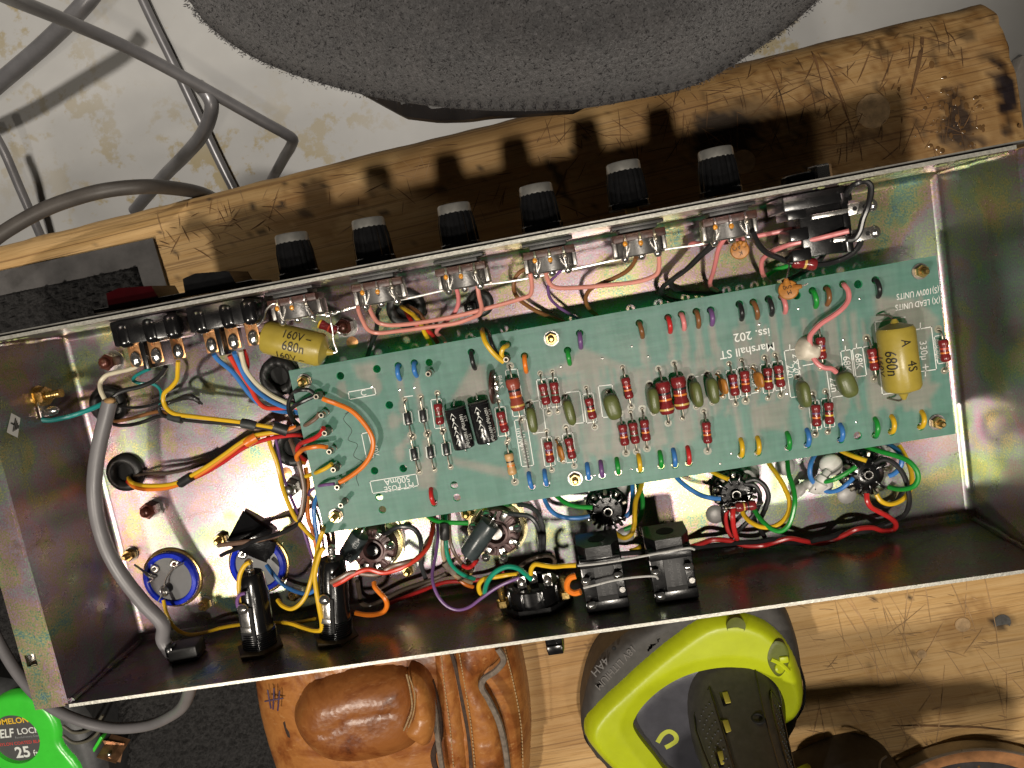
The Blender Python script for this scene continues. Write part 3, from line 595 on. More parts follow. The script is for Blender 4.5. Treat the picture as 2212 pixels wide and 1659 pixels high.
for pl in ([(1020, 785), (1045, 790), (1060, 880), (975, 864)], [(901, 998), (941, 1001), (941, 1055), (904, 1055)], [(971, 986), (1098, 1012), (1098, 1034), (983, 1006)], [(760, 787), (809, 782), (817, 832), (772, 817)], [(1258, 750), (1364, 795), (1340, 817), (1166, 812), (1196, 795), (1220, 785)], [(1160, 830), (1540, 770), (1560, 880), (1500, 950), (1300, 985), (1165, 960), (1150, 900)], [(1985, 650), (2030, 690), (1990, 760), (1900, 720), (1890, 640)], [(1880, 800), (2030, 830), (1990, 890), (1930, 870), (1880, 890)], [(1620, 880), (1700, 860), (1690, 930), (1630, 925)]): tpoly(pl)
for s in top_stubs: tline([(s[3], s[4]), (s[3] + 4, s[4] + 40), (s[3] + random.uniform(-10, 22), s[4] + random.uniform(70, 130))], 11, random.uniform(12, 26), .9)
for s in bot_stubs: tline([(s[3], s[4]), (s[3] - 6, s[4] - 35), (s[3] - random.uniform(-12, 22), s[4] - random.uniform(60, 110))], 11, random.uniform(12, 24), .9)
for i in range(20):
    x = 1590 + i * 21; y = 700 - (x - 1590) * .15; tline([(x, y + random.uniform(0, 40)), (x + 8, y + 100), (x + random.uniform(-30, 40), y + random.uniform(150, 240))], random.uniform(6, 12), random.uniform(8, 18), random.uniform(.6, .95))
for i in range(26):                               # bare board showing between the wide copper areas
    x = 1172 + i * 15.5; P = np.array([at(x_, y_, PZ)[:2] for x_, y_ in ((x, 815 - (x - 1172) * .13), (x + random.uniform(-4, 10), 880 - (x - 1172) * .1), (x + random.uniform(0, 26), 985 - (x - 1172) * .12))]); dd = np.minimum(bdist(W, P[:2], False), bdist(W, P[1:], False))
    tr *= 1 - np.clip(.5 + (random.uniform(.0004, .0013) - dd) / .0010, 0, 1) * random.uniform(.3, .7)
for x, y in ((739, 842), (814, 833), (849, 909), (863, 979)): tline([(x, y - 6), (x, y + 8)], 22, 22, .8)
tline([(845, 911), (880, 900)], 16, 16, .8); tline([(858, 978), (890, 940)], 14, 14, .8); tr += (vnoise(W, 90, 44) - .5) * .35; tr = np.clip(tr, 0, 1)
a_ = pcb.data.attributes.new('trace', 'FLOAT', 'POINT'); a_.data.foreach_set('value', tr.astype(np.float32))

# wire ends looped through the board
def stub(c, hx, hy, ex, ey, r=.00118):
    h, e = at(hx, hy, PZ), at(ex, ey, PZ); d = unit(e - h)
    p = [(h[0], h[1], PZ0 - .005), (h[0], h[1], PZ + .0002), h + d * .0012 + [0, 0, .0021], (h + e) / 2 + [0, 0, .0031], e - d * .0014 + [0, 0, .0020], (e[0], e[1], PZ - .0003)]
    return MB().tube(p, r, 10, sub=4).build('wire_end', WIRE[c], bd)
for s in top_stubs + bot_stubs: stub(*s)
# turret pins
PINS = [(683, 857), (694, 897), (701, 936), (711, 976), (720, 1015), (728, 1053), (736, 1092), (925, 808), (1093, 777)]
for i, (x, y) in enumerate(PINS):
    tp = at(x, y, PZ + .0085); o = MB().lathe((tp[0], tp[1], PZ), (0, 0, 1), [(.0017, 0), (.0017, .001), (.0013, .0012), (.0013, .0088), (.0008, .0088), (.0007, .0060)], 14, caps=False).build('turret_pin', GLASSP, bd)
    MB().cyl((tp[0], tp[1], PZ + .0074), (tp[0], tp[1], PZ + .0076), .00078).build('opening', VOID, o)
    if i != 6: MB().sphere((tp[0], tp[1], PZ + .004), .0021, (1, 1, 1.5), 12).build('solder_joint', SOLDER if i % 2 else GLASSP, o)
# board screws
for x, y in ((651, 826), (720, 1120), (1191, 733), (1243, 1039), (2034, 916), (1998, 586)):
    bolt(x, y, BRASS, r=.0016, h=.007, nutr=.0030, nuth=.0032, z=PZ + .0001, par=bd, nm='board_nut')
    c = at(x, y, PZ + .005); MB().cyl((c[0], c[1], 0.0002), (c[0], c[1], PZ0), .0026, n=12).build('spacer', BRASS, bd)
# small solder eyelets
mb = MB()
for x, y in ((1364, 1013), (1365, 748), (1422, 1008), (1285, 1027), (1556, 1002), (1725, 667), (1857, 645), (1850, 912), (1822, 734), (863, 842), (895, 837), (803, 835), (1640, 700), (1700, 850), (1580, 980), (1400, 770), (1301, 774), (1212, 792)):
    c = at(x, y, PZ); mb.sphere((c[0], c[1], PZ), .0007, (1, 1, .5), 8)
mb.build('solder_dot', TIN, bd, kind='stuff')

# components, each built once at the origin (long axis along y) and copied
def res_mesh(body, L, R, bands, lead=.0042, n=18):
    m_ = MB(); hl = L / 2
    pr = [(R * .25, -hl), (R * .82, -hl + R * .12), (R, -hl + R * .45), (R, -hl + R * 1.1), (R * .86, -hl + R * 1.5), (R * .86, hl - R * 1.5), (R, hl - R * 1.1), (R, hl - R * .45), (R * .82, hl - R * .12), (R * .25, hl)]
    m_.lathe((0, 0, 0), (0, 1, 0), pr, n, 0)
    for (yf, w, mi) in bands:
        rb = R * (.895 if abs(yf) < .32 else 1.03); m_.lathe((0, yf * L - w / 2, 0), (0, 1, 0), [(rb - .0001, 0), (rb, .00005), (rb, w - .00005), (rb - .0001, w)], n, mi, caps=False)
    for s_ in (-1, 1): m_.tube([(0, s_ * hl * .96, 0), (0, s_ * (hl + lead * .5), 0), (0, s_ * (hl + lead * .85), -.0006), (0, s_ * (hl + lead), -R - .002)], .00042, 7, 1, sub=4)
    return m_
pads = []
def comp(name, mesh, dx, dy, zc, rz=0, label=None, jz=0):
    hy_ = max(abs(v.co.y) for v in mesh.vertices)
    for s_ in (-1, 1): p_ = at(dx, dy, PZ + zc); pads.append((p_[0] - s_ * math.sin(rz) * hy_, p_[1] + s_ * math.cos(rz) * hy_))
    c = at(dx, dy, PZ + zc); o = bpy.data.objects.new(name, mesh); col.objects.link(o); o.parent = bd; o.location = (c[0], c[1], PZ + zc - PZ0); o.rotation_euler = (0, jz, rz); return tag(o, label)
sets = [['gold', 'brown', 'green', 'brown'], ['yellow', 'violet', 'orange', 'gold'], ['red', 'red', 'orange', 'brown'], ['gold', 'black', 'yellow', 'brown'], ['orange', 'brown', 'red', 'gold']]
RM = [res_mesh(None, .0108, .00225, [(.30, .0008, 2), (.10, .0008, 3), (-.09, .0008, 4), (-.30, .0009, 5)]).mesh('resistor', [RBODY, GLASSP] + [BAND[b] for b in s]) for s in sets]
RL = [(948, 894, 0), (1086, 911, 4), (1176, 851, 0), (1199, 848, 0), (1276, 882, 3), (1355, 838, 2), (1585, 831, 1), (1610, 824, 2), (1659, 818, 3), (1684, 812, 3), (1347, 939, 1), (1370, 935, 0), (1394, 929, 1), (1527, 934, 2), (1186, 976, 1), (1232, 968, 4), (1763, 897, 1), (1791, 892, 3), (1774, 752, 1), (1886, 776, 2), (2040, 757, 2)]
for (x, y, k) in RL: comp('resistor', RM[k], x, y, .0030 + random.uniform(-.0003, .0006), random.uniform(-.07, .07), None, random.uniform(0, 6.28) * 0 + random.uniform(-.12, .12))
big = res_mesh(None, .0165, .0036, [(.30, .0010, 2), (.13, .0011, 3), (-.05, .0010, 4), (-.33, .0010, 5)], .005).mesh('resistor', [RBODY, GLASSP, BAND['brown'], BAND['black'], BAND['orange'], BAND['gold']])
bigb = res_mesh(None, .0165, .0035, [(.30, .0010, 2), (.13, .0011, 3), (-.05, .0010, 4), (-.33, .0010, 5)], .005).mesh('resistor', [RBROWN, GLASSP, BAND['orange'], BAND['black'], BAND['orange'], BAND['gold']])
comp('resistor', big, 1436, 859, .0052, .02); comp('resistor', big, 1469, 848, .0052, .0); comp('resistor', bigb, 1113, 852, .0050, .03, 'large red brown resistor with orange and gold bands')
comp('resistor', res_mesh(None, .0112, .0023, [(.30, .0008, 2), (.12, .0008, 3), (-.06, .0009, 4), (-.28, .0008, 2)]).mesh('resistor', [TANR, GLASSP, BAND['gold'], BAND['black'], BAND['orange']]), 1103, 1002, .003, .02, 'tan resistor with an orange band')
dm = MB(); dm.lathe((0, -.0031, 0), (0, 1, 0), [(.0004, 0), (.0014, .0001), (.0016, .0004), (.0016, .0058), (.0014, .0061), (.0004, .0062)], 16, 0)
dm.lathe((0, -.0024, 0), (0, 1, 0), [(.00162, 0), (.00165, .0001), (.00165, .0007), (.00162, .0008)], 16, 2, caps=False)
for s_ in (-1, 1): dm.tube([(0, s_ * .003, 0), (0, s_ * .0066, .0004), (.0002, s_ * .0085, .0001), (.0004, s_ * .0092, -.003)], .00045, 7, 1, sub=4)
dm = dm.mesh('diode', [DIODE, GLASSP, STEEL])
for x, y in ((881, 905), (914, 899), (895, 982), (930, 977), (964, 971)): comp('diode', dm, x, y, .0022, random.uniform(-.04, .04))
# olive dipped capacitors: flattened lozenges on edge
def lozenge(L, w, h, m_=None):
    m_ = m_ or MB(); n = 20; k = 12; vs_ = []; F = []
    for i in range(k + 1):
        a = math.pi * i / k
        for j in range(n):
            b = 2 * math.pi * j / n; sy, sx_, sz = -math.cos(a), math.sin(a) * math.cos(b), math.sin(a) * math.sin(b)
            f = lambda v, e: math.copysign(abs(v) ** e, v); vs_.append((f(sx_, .75) * w / 2, f(sy, .62) * L / 2, f(sz, .6) * h / 2))
    for i in range(k):
        for j in range(n): F.append([i * n + j, i * n + (j + 1) % n, (i + 1) * n + (j + 1) % n, (i + 1) * n + j])
    return m_.add(vs_, F)
gm = lozenge(.0128, .0050, .0095)
for s_ in (-1, 1): gm.tube([(0, s_ * .0056, -.002), (0, s_ * .0068, -.004), (0, s_ * .007, -.008)], .0004, 6, 1, sub=3)
gm = gm.mesh('film_capacitor', [GCAP, GLASSP])
for x, y in ((1149, 906), (1230, 890), (1411, 865), (1504, 851), (1539, 843), (1736, 851)): comp('film_capacitor', gm, x, y, .0066, random.uniform(-.02, .08), jz=random.uniform(-.15, .15))
g2 = lozenge(.0128, .0078, .0105).mesh('film_capacitor', [GCAP, GLASSP]); comp('film_capacitor', g2, 1323, 878, .0066, .12, 'wide olive dipped capacitor')
g3 = lozenge(.0128, .0080, .0085).mesh('film_capacitor', [GCAP, GLASSP]); comp('film_capacitor', g3, 1829, 830, .0072, .24, 'olive capacitor with a pink wire soldered to it')
cm = lozenge(.0078, .0024, .0078)
for s_ in (-1, 1): cm.tube([(0, s_ * .0034, -.001), (0, s_ * .0050, -.003), (0, s_ * .0055, -.006)], .00045, 6, 0, sub=3)
cm = cm.mesh('ceramic_capacitor', [OCER])
for x, y in ((1562, 834), (1639, 820), (1211, 977)): comp('ceramic_capacitor', cm, x, y, .0052, .06, jz=.25)
# electrolytics with white arrows and figures
def electrolytic(dx, dy, rz, jz=0):
    L, R = .0208, .0053; c = at(dx, dy, PZ + .0058); m_ = MB()
    m_.lathe((0, -L / 2, 0), (0, 1, 0), [(R * .80, 0), (R * .96, .0003), (R, .001), (R, L - .0022), (R * .93, L - .0017), (R, L - .0011), (R * .95, L - .0002), (R * .78, L)], 28, 0)
    for s_ in (-1, 1): m_.tube([(0, s_ * L * .49, 0), (0, s_ * (L / 2 + .0015), 0), (0, s_ * (L / 2 + .0025), -.004)], .0004, 6, 1, sub=3)
    o = bpy.data.objects.new('electrolytic_capacitor', m_.mesh('electrolytic_capacitor', [ELEC, TIN])); col.objects.link(o); o.parent = bd; o.location = (c[0], c[1], c[2] - PZ0); o.rotation_euler = (0, jz, rz)
    t_ = MB(); RR = R + .00006
    def cyp(x, y): a = x / RR; return (RR * math.sin(a), y, RR * math.cos(a))
    for yy_ in (.0068, .0026, -.0016, -.0058):       # an arrow with a plus inside, pointing up the can
        x0 = -.0012
        for tri in ([(-.0016, 0), (.0016, 0), (.0, .0028)], [(-.0005, -.0012), (.0005, -.0012), (.0005, .0002), (-.0005, .0002)]):
            pts = [(x0 + a, yy_ - .001 + b) for a, b in tri]; t_.add([cyp(*p) for p in pts], [list(range(len(pts)))])
    for body, al, ph in (('160V10µF', .0030, .55), ('160V10µF', -.0058, .55), ('ITT', .0042, .95), ('ITT', -.0050, .95)):
        text_cyl(t_, body, .0025, (0, 0, 0), (0, -1, 0), (0, 0, 1), R + .00016, ph, -al, sx=.82)
    tt = bpy.data.objects.new('lettering', t_.mesh('lettering', WHITEI, flat=True)); col.objects.link(tt); tt.parent = o; return o
electrolytic(993, 924, .06); electrolytic(1043, 911, .06, .12)
# trimmer: a brown disc standing on edge
c = at(1066, 835, PZ + .008); m_ = MB(); m_.lathe(c - V((.0010, 0, 0)), (1, -.12, .1), [(.0075, 0), (.0083, .0003), (.0083, .0013), (.0075, .0016)], 28, 0, ref=(0, 1, 0)); o = m_.build('trimmer', PHEN, bd)
m_ = MB(); m_.lathe(c + V((.0012, 0, 0)), (1, -.12, .1), [(.0046, 0), (.0046, .0006), (.0030, .0007), (.0028, .0014), (.0010, .0014)], 20, 0)
for k in range(4): m_.box(c + V((.0017, -.004 + .003 * k, .003 - .002 * (k % 2))), (.0008, .0016, .0040), bev=.0002)
m_.build('wiper', TIN, o)
for s_ in (-1, 1): MB().tube([c + V((0, s_ * .006, -.004)), (c[0], c[1] + s_ * .0064, PZ)], .0006, 6, sub=1).build('pin', TIN, o)
# the bare link wire and the big yellow capacitor
a, b = at(1122, 909, PZ), at(1142, 1008, PZ); MB().tube([a, a + [0, 0, .0012], (a + b) / 2 + [0, 0, .0014], b + [0, 0, .0012], b], .0005, 7).build('link_wire', TIN, bd)
e0, e1 = at(1933, 703, PZ + .0085), at(1951, 845, PZ + .0085); ax = unit(e1 - e0); L = np.linalg.norm(e1 - e0); R = .0083
m_ = MB(); m_.lathe(e0, ax, [(.0010, -.0030), (.0020, -.0012), (R * .62, 0), (R * .9, .0008), (R, .0024), (R, L - .0024), (R * .9, L - .0008), (R * .60, L), (.0022, L + .0012), (.0008, L + .004)], 32)
yc = m_.build('axial_capacitor', YCAP, bd, 'mustard yellow axial capacitor reading 680n')
m_ = MB(); m_.tube([e0 - ax * .002, e0 - ax * .0045 + [-.001, 0, -.002], e0 - ax * .0052 + [-.0035, 0, -.006], (e0 - ax * .005 + [-.004, 0, 0])[:2].tolist() + [PZ]], .0005, 7); m_.tube([e1 + ax * .002, e1 + ax * .0045 + [-.001, 0, -.002], (e1 + ax * .004 + [-.004, 0, 0])[:2].tolist() + [PZ]], .0005, 7); m_.build('lead', GLASSP, yc)
m_ = MB(); mid = (e0 + e1) / 2; up = unit(CAM_C - mid)
for body, al, ph, sz in (('680n', .0008, -.42, .0074), ('A', -.0080, .42, .0062), ('4S', .0030, .62, .0066), ('160V', .002, -1.15, .0060)): text_cyl(m_, body, sz, mid, ax, up, R + .00034, ph, al, sx=.8)
m_.build('lettering', BLACKI, yc, flat=True)

mb = MB()
for x_, y_ in pads: mb.sphere((x_, y_, PZ), random.uniform(.0008, .0012), (1, 1, .45), 8); mb.lathe((x_, y_, PZ), (0, 0, 1), [(random.uniform(.0014, .0021), .00002), (.0002, .00004)], 10, 1, caps=False)
mb.build('solder_pad', [GLASSP, mat('flux_stain', (.24, .24, .18), .4, 0, .2, 300)], bd, kind='stuff')
# white printing on the board
mb = MB(); SZ = PZ + .00006
def pline(pts, w=.00042, closed=False):
    P = [at(x, y, SZ) for x, y in pts]; P = P + [P[0]] if closed else P
    for a, b in zip(P[:-1], P[1:]): d = unit(b - a); n = np.cross((0, 0, 1), d) * w / 2; mb.add([a - d * w / 2 + n, b + d * w / 2 + n, b + d * w / 2 - n, a - d * w / 2 - n], [[3, 2, 1, 0]])
pline([(752, 847), (809, 837), (812, 852), (755, 863)], closed=True); pline([(799, 1040), (899, 1024), (904, 1049), (805, 1066)], closed=True); pline([(781, 937), (795, 934), (808, 988), (792, 991)], closed=True); pline([(874, 857), (891, 855)])
def rbox(x, y, w=13, h=33, skew=.16):
    pline([(x - w - h * skew, y - h * 1.0), (x + w - h * skew, y - h * 1.0 - 3), (x + w + h * skew, y + h - 3), (x - w + h * skew, y + h)], closed=True)
for (x, y, k) in RL[:5] + RL[6:10] + RL[14:18]: rbox(x - 2, y + 1, 11, 31, .14 if x < 1500 else .11)
for x, y in ((881, 905), (914, 899), (895, 982), (930, 977), (964, 971)): rbox(x, y, 9, 13, .1)
for (x, y) in ((1160, 902), (1242, 882), (1312, 868)): rbox(x, y, 15, 34, .14)
rbox(1113, 850, 13, 50, .17); rbox(1132, 958, 13, 50, .16); rbox(1211, 977, 8, 20, .12); rbox(1628, 822, 9, 28, .1)
pline([(1890, 696), (1955, 685)]); pline([(1890, 696), (1906, 852), (1938, 848)]); pline([(1973, 713), (2012, 706), (2023, 798), (1986, 803)]); pline([(1988, 698), (1988, 710)]); pline([(1999, 801), (1999, 812)])
pline([(1816, 759), (1838, 755), (1845, 814), (1823, 817)], closed=True); pline([(1841, 754), (1863, 750), (1872, 811), (1849, 814)], closed=True); pline([(1866, 750), (1884, 746)]); pline([(2018, 727), (2036, 723)]); pline([(2018, 727), (2026, 786), (2044, 783)])
pline([(1694, 758), (1720, 754), (1735, 855)]); pline([(1694, 758), (1708, 859), (1722, 857)]); pline([(1729, 730), (1745, 727)]); pline([(1735, 790), (1756, 786)]); pline([(1786, 803), (1794, 859), (1820, 855)]); pline([(1411, 832), (1430, 829)]); pline([(1488, 816), (1508, 813)]); pline([(1515, 810), (1532, 807)]); pline([(1706, 745), (1706, 756)]); pline([(1826, 748), (1826, 757)]); pline([(1850, 743), (1850, 752)])
DN, UPS = (0, -1, 0), (-1, 0, 0)
def btext(body, dx, dy, size, xd, **kw): x = unit(xd); text_on(mb, body, size, at(dx, dy, SZ), x, np.cross((0, 0, 1), x), **kw)
btext('Marshall ST', 1614, 757, .0056, UPS, bold=.00003); btext('iss. 202', 1624, 723, .0058, UPS, bold=.00003)
btext('(S)100W UNITS', 1983, 633, .0040, UPS, shear=.12, sx=.72); btext('(X) LEAD UNITS', 1983, 656, .0040, UPS, shear=.12, sx=.72)
btext('500mA', 858, 1038, .0046, UPS); btext('HT FUSE', 862, 1052, .0042, UPS); btext('C', 785, 849, .0042, (1, 0, 0))
for body, x, y, s in (('68K', 1829, 786, .0046), ('68K', 1855, 780, .0046), ('22n', 1801, 831, .0050), ('22n', 1708, 802, .0044), ('2 x 2n2', 1721, 792, .0042), ('330µ', 1995, 757, .0046), ('+', 1998, 793, .0060), ('500P', 1629, 819, .0044), ('10V/W', 1122, 945, .0036), ('LINK (1W)', 1133, 965, .0036), ('BIAS', 1080, 825, .0034), ('40V', 811, 972, .0038), ('MV70K', 2024, 756, .0034)): btext(body, x, y, s, DN)
mb.build('printing', WHITEI, bd, kind='stuff', flat=True)
# pencilled squiggle
mb = MB(); mb.tube([at(x, y, PZ + .0001) for x, y in ((745, 895), (755, 888), (742, 905), (760, 930), (752, 950), (772, 960), (764, 985), (785, 1000), (770, 1030), (775, 1050))], .00012, 4, sub=5); mb.build('pencil_mark', DGREY, bd)
# ------------------------------------------------------------------ pots and knobs along the front wall
def make_pot(label):
    t = thing('potentiometer', label, 'potentiometer', (0, 0, 0), 'potentiometers along the front wall')
    MB().lathe((0, -.0066, 0), (0, -1, 0), [(.0112, 0), (.0120, .0004), (.0120, .0072), (.0114, .0078), (.0040, .0078)], 36).build('can', mat('pot_can', (.36, .35, .34), .28, .9, .25, 200, .15), t)
    MB().box((0, -.0056, .0056), (.0236, .0036, .0126), bev=.0006).lathe((0, -.0042, 0), (0, -1, 0), [(.0118, 0), (.0118, .0014)], 30).build('wafer', PHEN, t)
    MB().box((0, -.0022, .0045), (.0170, .0022, .0140), bev=.0005).build('bracket', BLACKR, t); MB().box((0, -.0008, .006), (.0230, .0014, .0135), bev=.0003).build('washer', BLACKR, t)
    for s_ in (-1, 1): MB().box((s_ * .0112, -.0098, .0066), (.0018, .0070, .0030), bev=.0004).build('can_clip', STEEL, t)
    for k, x in enumerate((-.0066, 0, .0066)):
        m_ = MB(); m_.tube([(x, -.0044, .0112), (x, -.0062, .0122), (x, -.0085, .0124), (x + .0006 * (k - 1), -.0115, .0108), (x + .0008 * (k - 1), -.0140, .0088)], [.0008, .0009, .0007, .0008, .0010], 6, sub=3); l = m_.build('lug', TIN, t)
        MB().sphere((x + .0008 * (k - 1), -.0146, .0086), .0019, (1, 1.1, .9), 12).build('solder_joint', SOLDER, l)
        MB().sphere((x + .0003 * (k - 1), -.0082 - .0008 * (k % 2), .0130), .0011, (1, 1.2, .6), 10).build('flux', FLUX if k != 2 else GLASSP, l)
    MB().cyl((0, .0030, 0), (0, .0075, 0), .0032).build('shaft', BRASS, t)
    return t
POTX = [-.0843, -.0443, -.0034, .0371, .0782, .1192]
PL = ['pot with the mustard capacitor hanging off its left lug', 'second pot, with two long pink wires leaving its left side', 'third pot, one rosy and one pink wire on its lugs', 'fourth pot, with a purple wire on its right lug', 'fifth pot, with a dark brown wire on its middle lug', 'sixth pot, next to the input socket, with a small round ceramic capacitor']
KL = ['ribbed black knob with a silver cap nearest the red rocker switch', 'black silver capped knob, second from the rocker switches', 'black silver capped knob in front of the third pot', 'black silver capped knob in front of the purple wired pot', 'black silver capped knob in front of the fifth pot', 'black silver capped knob nearest the input socket']
pot0 = make_pot(PL[0]); pot0.location = (POTX[0], LY, .034)
for i in range(1, 6): dup_tree(pot0, (POTX[i], LY, .034), PL[i], rot=(0, random.uniform(-.1, .1), 0))
def make_knob(label):
    t = thing('control_knob', label, 'knob', (0, 0, 0), 'control knobs on the front panel')
    n = 60; prof = [(.0092, 0), (.0098, .0006), (.0098, .0026), (.0093, .0032), (.0088, .0130), (.0080, .0172)]; m_ = MB(); vs_ = []; F = []
    for (r, h) in prof:
        for k in range(n): a = 2 * math.pi * k / n; rr = r * (1 if h < .0030 or k % 3 else .945); vs_.append((rr * math.cos(a), h, rr * math.sin(a)))
    for j in range(len(prof) - 1):
        for k in range(n): F.append([j * n + (k + 1) % n, j * n + k, (j + 1) * n + k, (j + 1) * n + (k + 1) % n])
    F.append(list(range(n))); m_.add(vs_, F); m_.build('knob_body', BLACKS, t, ang=25)
    MB().lathe((0, .0170, 0), (0, 1, 0), [(.0080, 0), (.0078, .0036), (.0073, .0043), (.0042, .0044), (.0038, .0040)], 40).build('cap', ALU, t)
    return t
KY = LY + T + .0030; kn0 = make_knob(KL[0]); KX = [-.0828, -.0447, -.0031, .0363, .0776, .1196]; KYo = [0, 0, -.001, .0005, .003, .001]
kn0.location = (KX[0], KY, .031)
for i in range(1, 6): dup_tree(kn0, (KX[i], KY + KYo[i], .031), KL[i], rot=(0, random.uniform(0, 1), 0))

# ------------------------------------------------------------------ rocker switches
def rocker(label, x0, lens, tabs, seed):
    w = .029; t = thing('rocker_switch', label, 'switch', (x0, LY, .035))
    c = V((x0, LY, 0))
    MB().box(c + V((0, T + .0044, .036)), (w + .012, .0020, .024), bev=.0006).build('bezel', BLACKP, t)
    m_ = MB(); m_.prism([(0, 0)] * 0 or [(-.0125, 0), (.0125, 0), (.0105, .0062), (-.0055, .0080), (-.0120, .0066)], .0265, .0480)
    m_.v = [tuple(V(p) + c + V((0, T + .0050, 0))) for p in m_.v]; m_.build('rocker', lens, t, ang=30)
    b_ = t; m_ = MB(); m_.box(c + V((0, -.0062, .036)), (w, .0120, .0240), bev=.0010); body = m_.build('body', BLACKP, t)
    for sx_ in (-.0105, .0030, .0135): MB().box(c + V((sx_, -.0072, .0365)), (.0078, .0125, .0252), np.array(Euler((0, .18, 0)).to_matrix()), .0030, seg=4).build('clip', BLACKS, t)
    MB().box(c + V((-.0032, -.0165, .033)), (.0026, .0170, .0240), bev=.0004).build('divider', BLACKP, t)
    for (sx_, zz) in tabs:
        o = MB().box(c + V((sx_, -.0165, zz)), (.0064, .0130, .0010), bev=.0004).build('terminal', COPPERT, t)
        MB().sphere(c + V((sx_ + .0003, -.0195, zz + .0012)), .0026, (1, 1.5, .7), 12).build('solder_joint', SOLDER, o)
        MB().torus(c + V((sx_ - .0004, -.0138, zz + .0006)), (0, 0, 1), .0008, .0003, 14, 6).build('eyelet', COPPERT, o)
    return t
rocker('rocker switch with a dark red lens and copper tabs at the left', at(330, 690, .036)[0] - .0005, REDL, [(-.0076, .044), (.0028, .044), (.0085, .034)], 1)
rocker('black rocker switch with blue, white and red wires behind it', at(487, 655, .036)[0], BLACKS, [(-.0094, .040), (.0026, .042), (.0080, .032), (.0116, .040)], 2)
# ------------------------------------------------------------------ the input socket at the right of the front wall
c0 = at(1762, 470, .035); JX = c0[0]
t = thing('input_socket', 'black plastic input jack socket on the front wall with a pale metal contact', 'jack socket', (JX, LY, .03))
m_ = MB(); m_.box((JX, LY - .0165, .030), (.0190, .0250, .024), bev=.0008); m_.box((JX - .001, LY - .0040, .030), (.0300, .0070, .026), bev=.0008); m_.build('body', BLACKP, t)
for yy_ in (-.0085, -.0180, -.0270): MB().box((JX - .0105, LY + yy_, .034), (.0085, .0056, .0175), bev=.0006).build('rib', BLACKP, t)
MB().box((JX + .0103, LY - .0165, .031), (.0032, .0262, .0250), bev=.0005).build('end_cheek', BLACKS, t)
for k, yy_ in enumerate((-.0115, -.0232)):
    m_ = MB(); m_.box((JX + (.0055 if not k else .010), LY + yy_, .0432), (.0200 if not k else .013, .0022, .0007), bev=.0003); m_.box((JX + .0165, LY + yy_ + .0003, .0434), (.0105, .0054, .0008), bev=.0012 if 0 else .0003); cc = m_.build('contact', TIN, t)
    for dx_ in (-.002, .0022): MB().lathe((JX + .0160 + dx_, LY + yy_ + .0003, .0438), (0, 0, 1), [(.0010, 0), (.0010, .0002)], 12).build('eyelet', VOID, cc)
    MB().sphere((JX + .0215, LY + yy_ + .0003, .0430), .0028, (.9, 1.1, .8), 12).build('solder_joint', SOLDER, cc)
MB().lathe((JX - .003, LY + T + .0030, .031), (0, 1, 0), [(.0085, 0), (.0088, .0006), (.0088, .0034), (.0080, .0040), (.0060, .0042)], 12).build('nut', BLACKP, t)
MB().lathe((JX + .004, LY + T + .0030, .036), (0, 1, 0), [(.0052, 0), (.0052, .0055), (.0046, .0060)], 6).build('lock_nut', TIN, t)

# ------------------------------------------------------------------ loose components hanging on the front wall
t = thing('axial_capacitor', 'mustard yellow axial capacitor marked 680n 160V beside the rocker switches', 'capacitor', at(635, 742, .036))
e0, e1 = at(569, 726, .037), at(702, 758, .036); ax = unit(e1 - e0); L = np.linalg.norm(e1 - e0); R = .0082
MB().lathe(e0, ax, [(.0010, -.0036), (.0018, -.0014), (R * .62, 0), (R * .9, .0009), (R, .0026), (R, L - .0026), (R * .9, L - .0009), (R * .60, L), (.0020, L + .0014), (.0010, L + .0042)], 32).build('body', YCAP, t)
m_ = MB(); up = unit(CAM_C - (e0 + e1) / 2)
for body, al, ph, sz in (('160V –', .0026, .40, .0062), ('680n', .0022, -.26, .0068), ('160V –', .0006, -1.0, .0062)): text_cyl(m_, body, sz, (e0 + e1) / 2, ax, up, R + .00034, ph, al, sx=.80)
m_.build('lettering', BLACKI, t, flat=True)
m_ = MB(); m_.tube([e0 - ax * .003, e0 - ax * .0045 + [0, .001, .001], at(569, 690, .042), at(576, 668, .046), at(590, 656, .046), at(606, 655, .044)], .0005, 7); m_.tube([e1 + ax * .003, e1 + ax * .006 + [0, .001, 0], at(721, 740, .036), at(718, 712, .036), at(714, 690, .036), at(716, 676, .034)], .0005, 7); m_.build('lead', TIN, t)
def resistor_thing(name, label, a, b, R, mats, bands, zrot=0):
    a, b = V(a), V(b); L = np.linalg.norm(b - a); me_ = res_mesh(None, L, R, bands, .004).mesh(name, mats)
    o = bpy.data.objects.new(name, me_); col.objects.link(o); o.location = tuple((a + b) / 2); o.rotation_euler = Vector(b - a).to_track_quat('Y', 'Z').to_euler(); return tag(o, label, 'resistor')
stdb = [(.30, .0008, 2), (.10, .0008, 3), (-.09, .0008, 4), (-.30, .0009, 5)]
resistor_thing('resistor', 'slanting oxblood resistor between the first pot and an earthing bolt', at(688, 698, .030), at(728, 716, .030), .0024, [RBODY, TIN] + [BAND[b] for b in ('red', 'violet', 'yellow', 'gold')], [(-.40, .0009, 4), (-.28, .0009, 3), (.1, .0008, 2), (.2, .0008, 5)])
resistor_thing('resistor', 'oxblood resistor with gold bands strung between black wires at the input socket', at(1711, 565, .030), at(1764, 572, .030), .0029, [RBODY, TIN] + [BAND[b] for b in ('gold', 'gold', 'brown', 'gold')], [(-.31, .0011, 2), (.02, .0011, 3), (.26, .0010, 5), (.14, .0008, 4)])
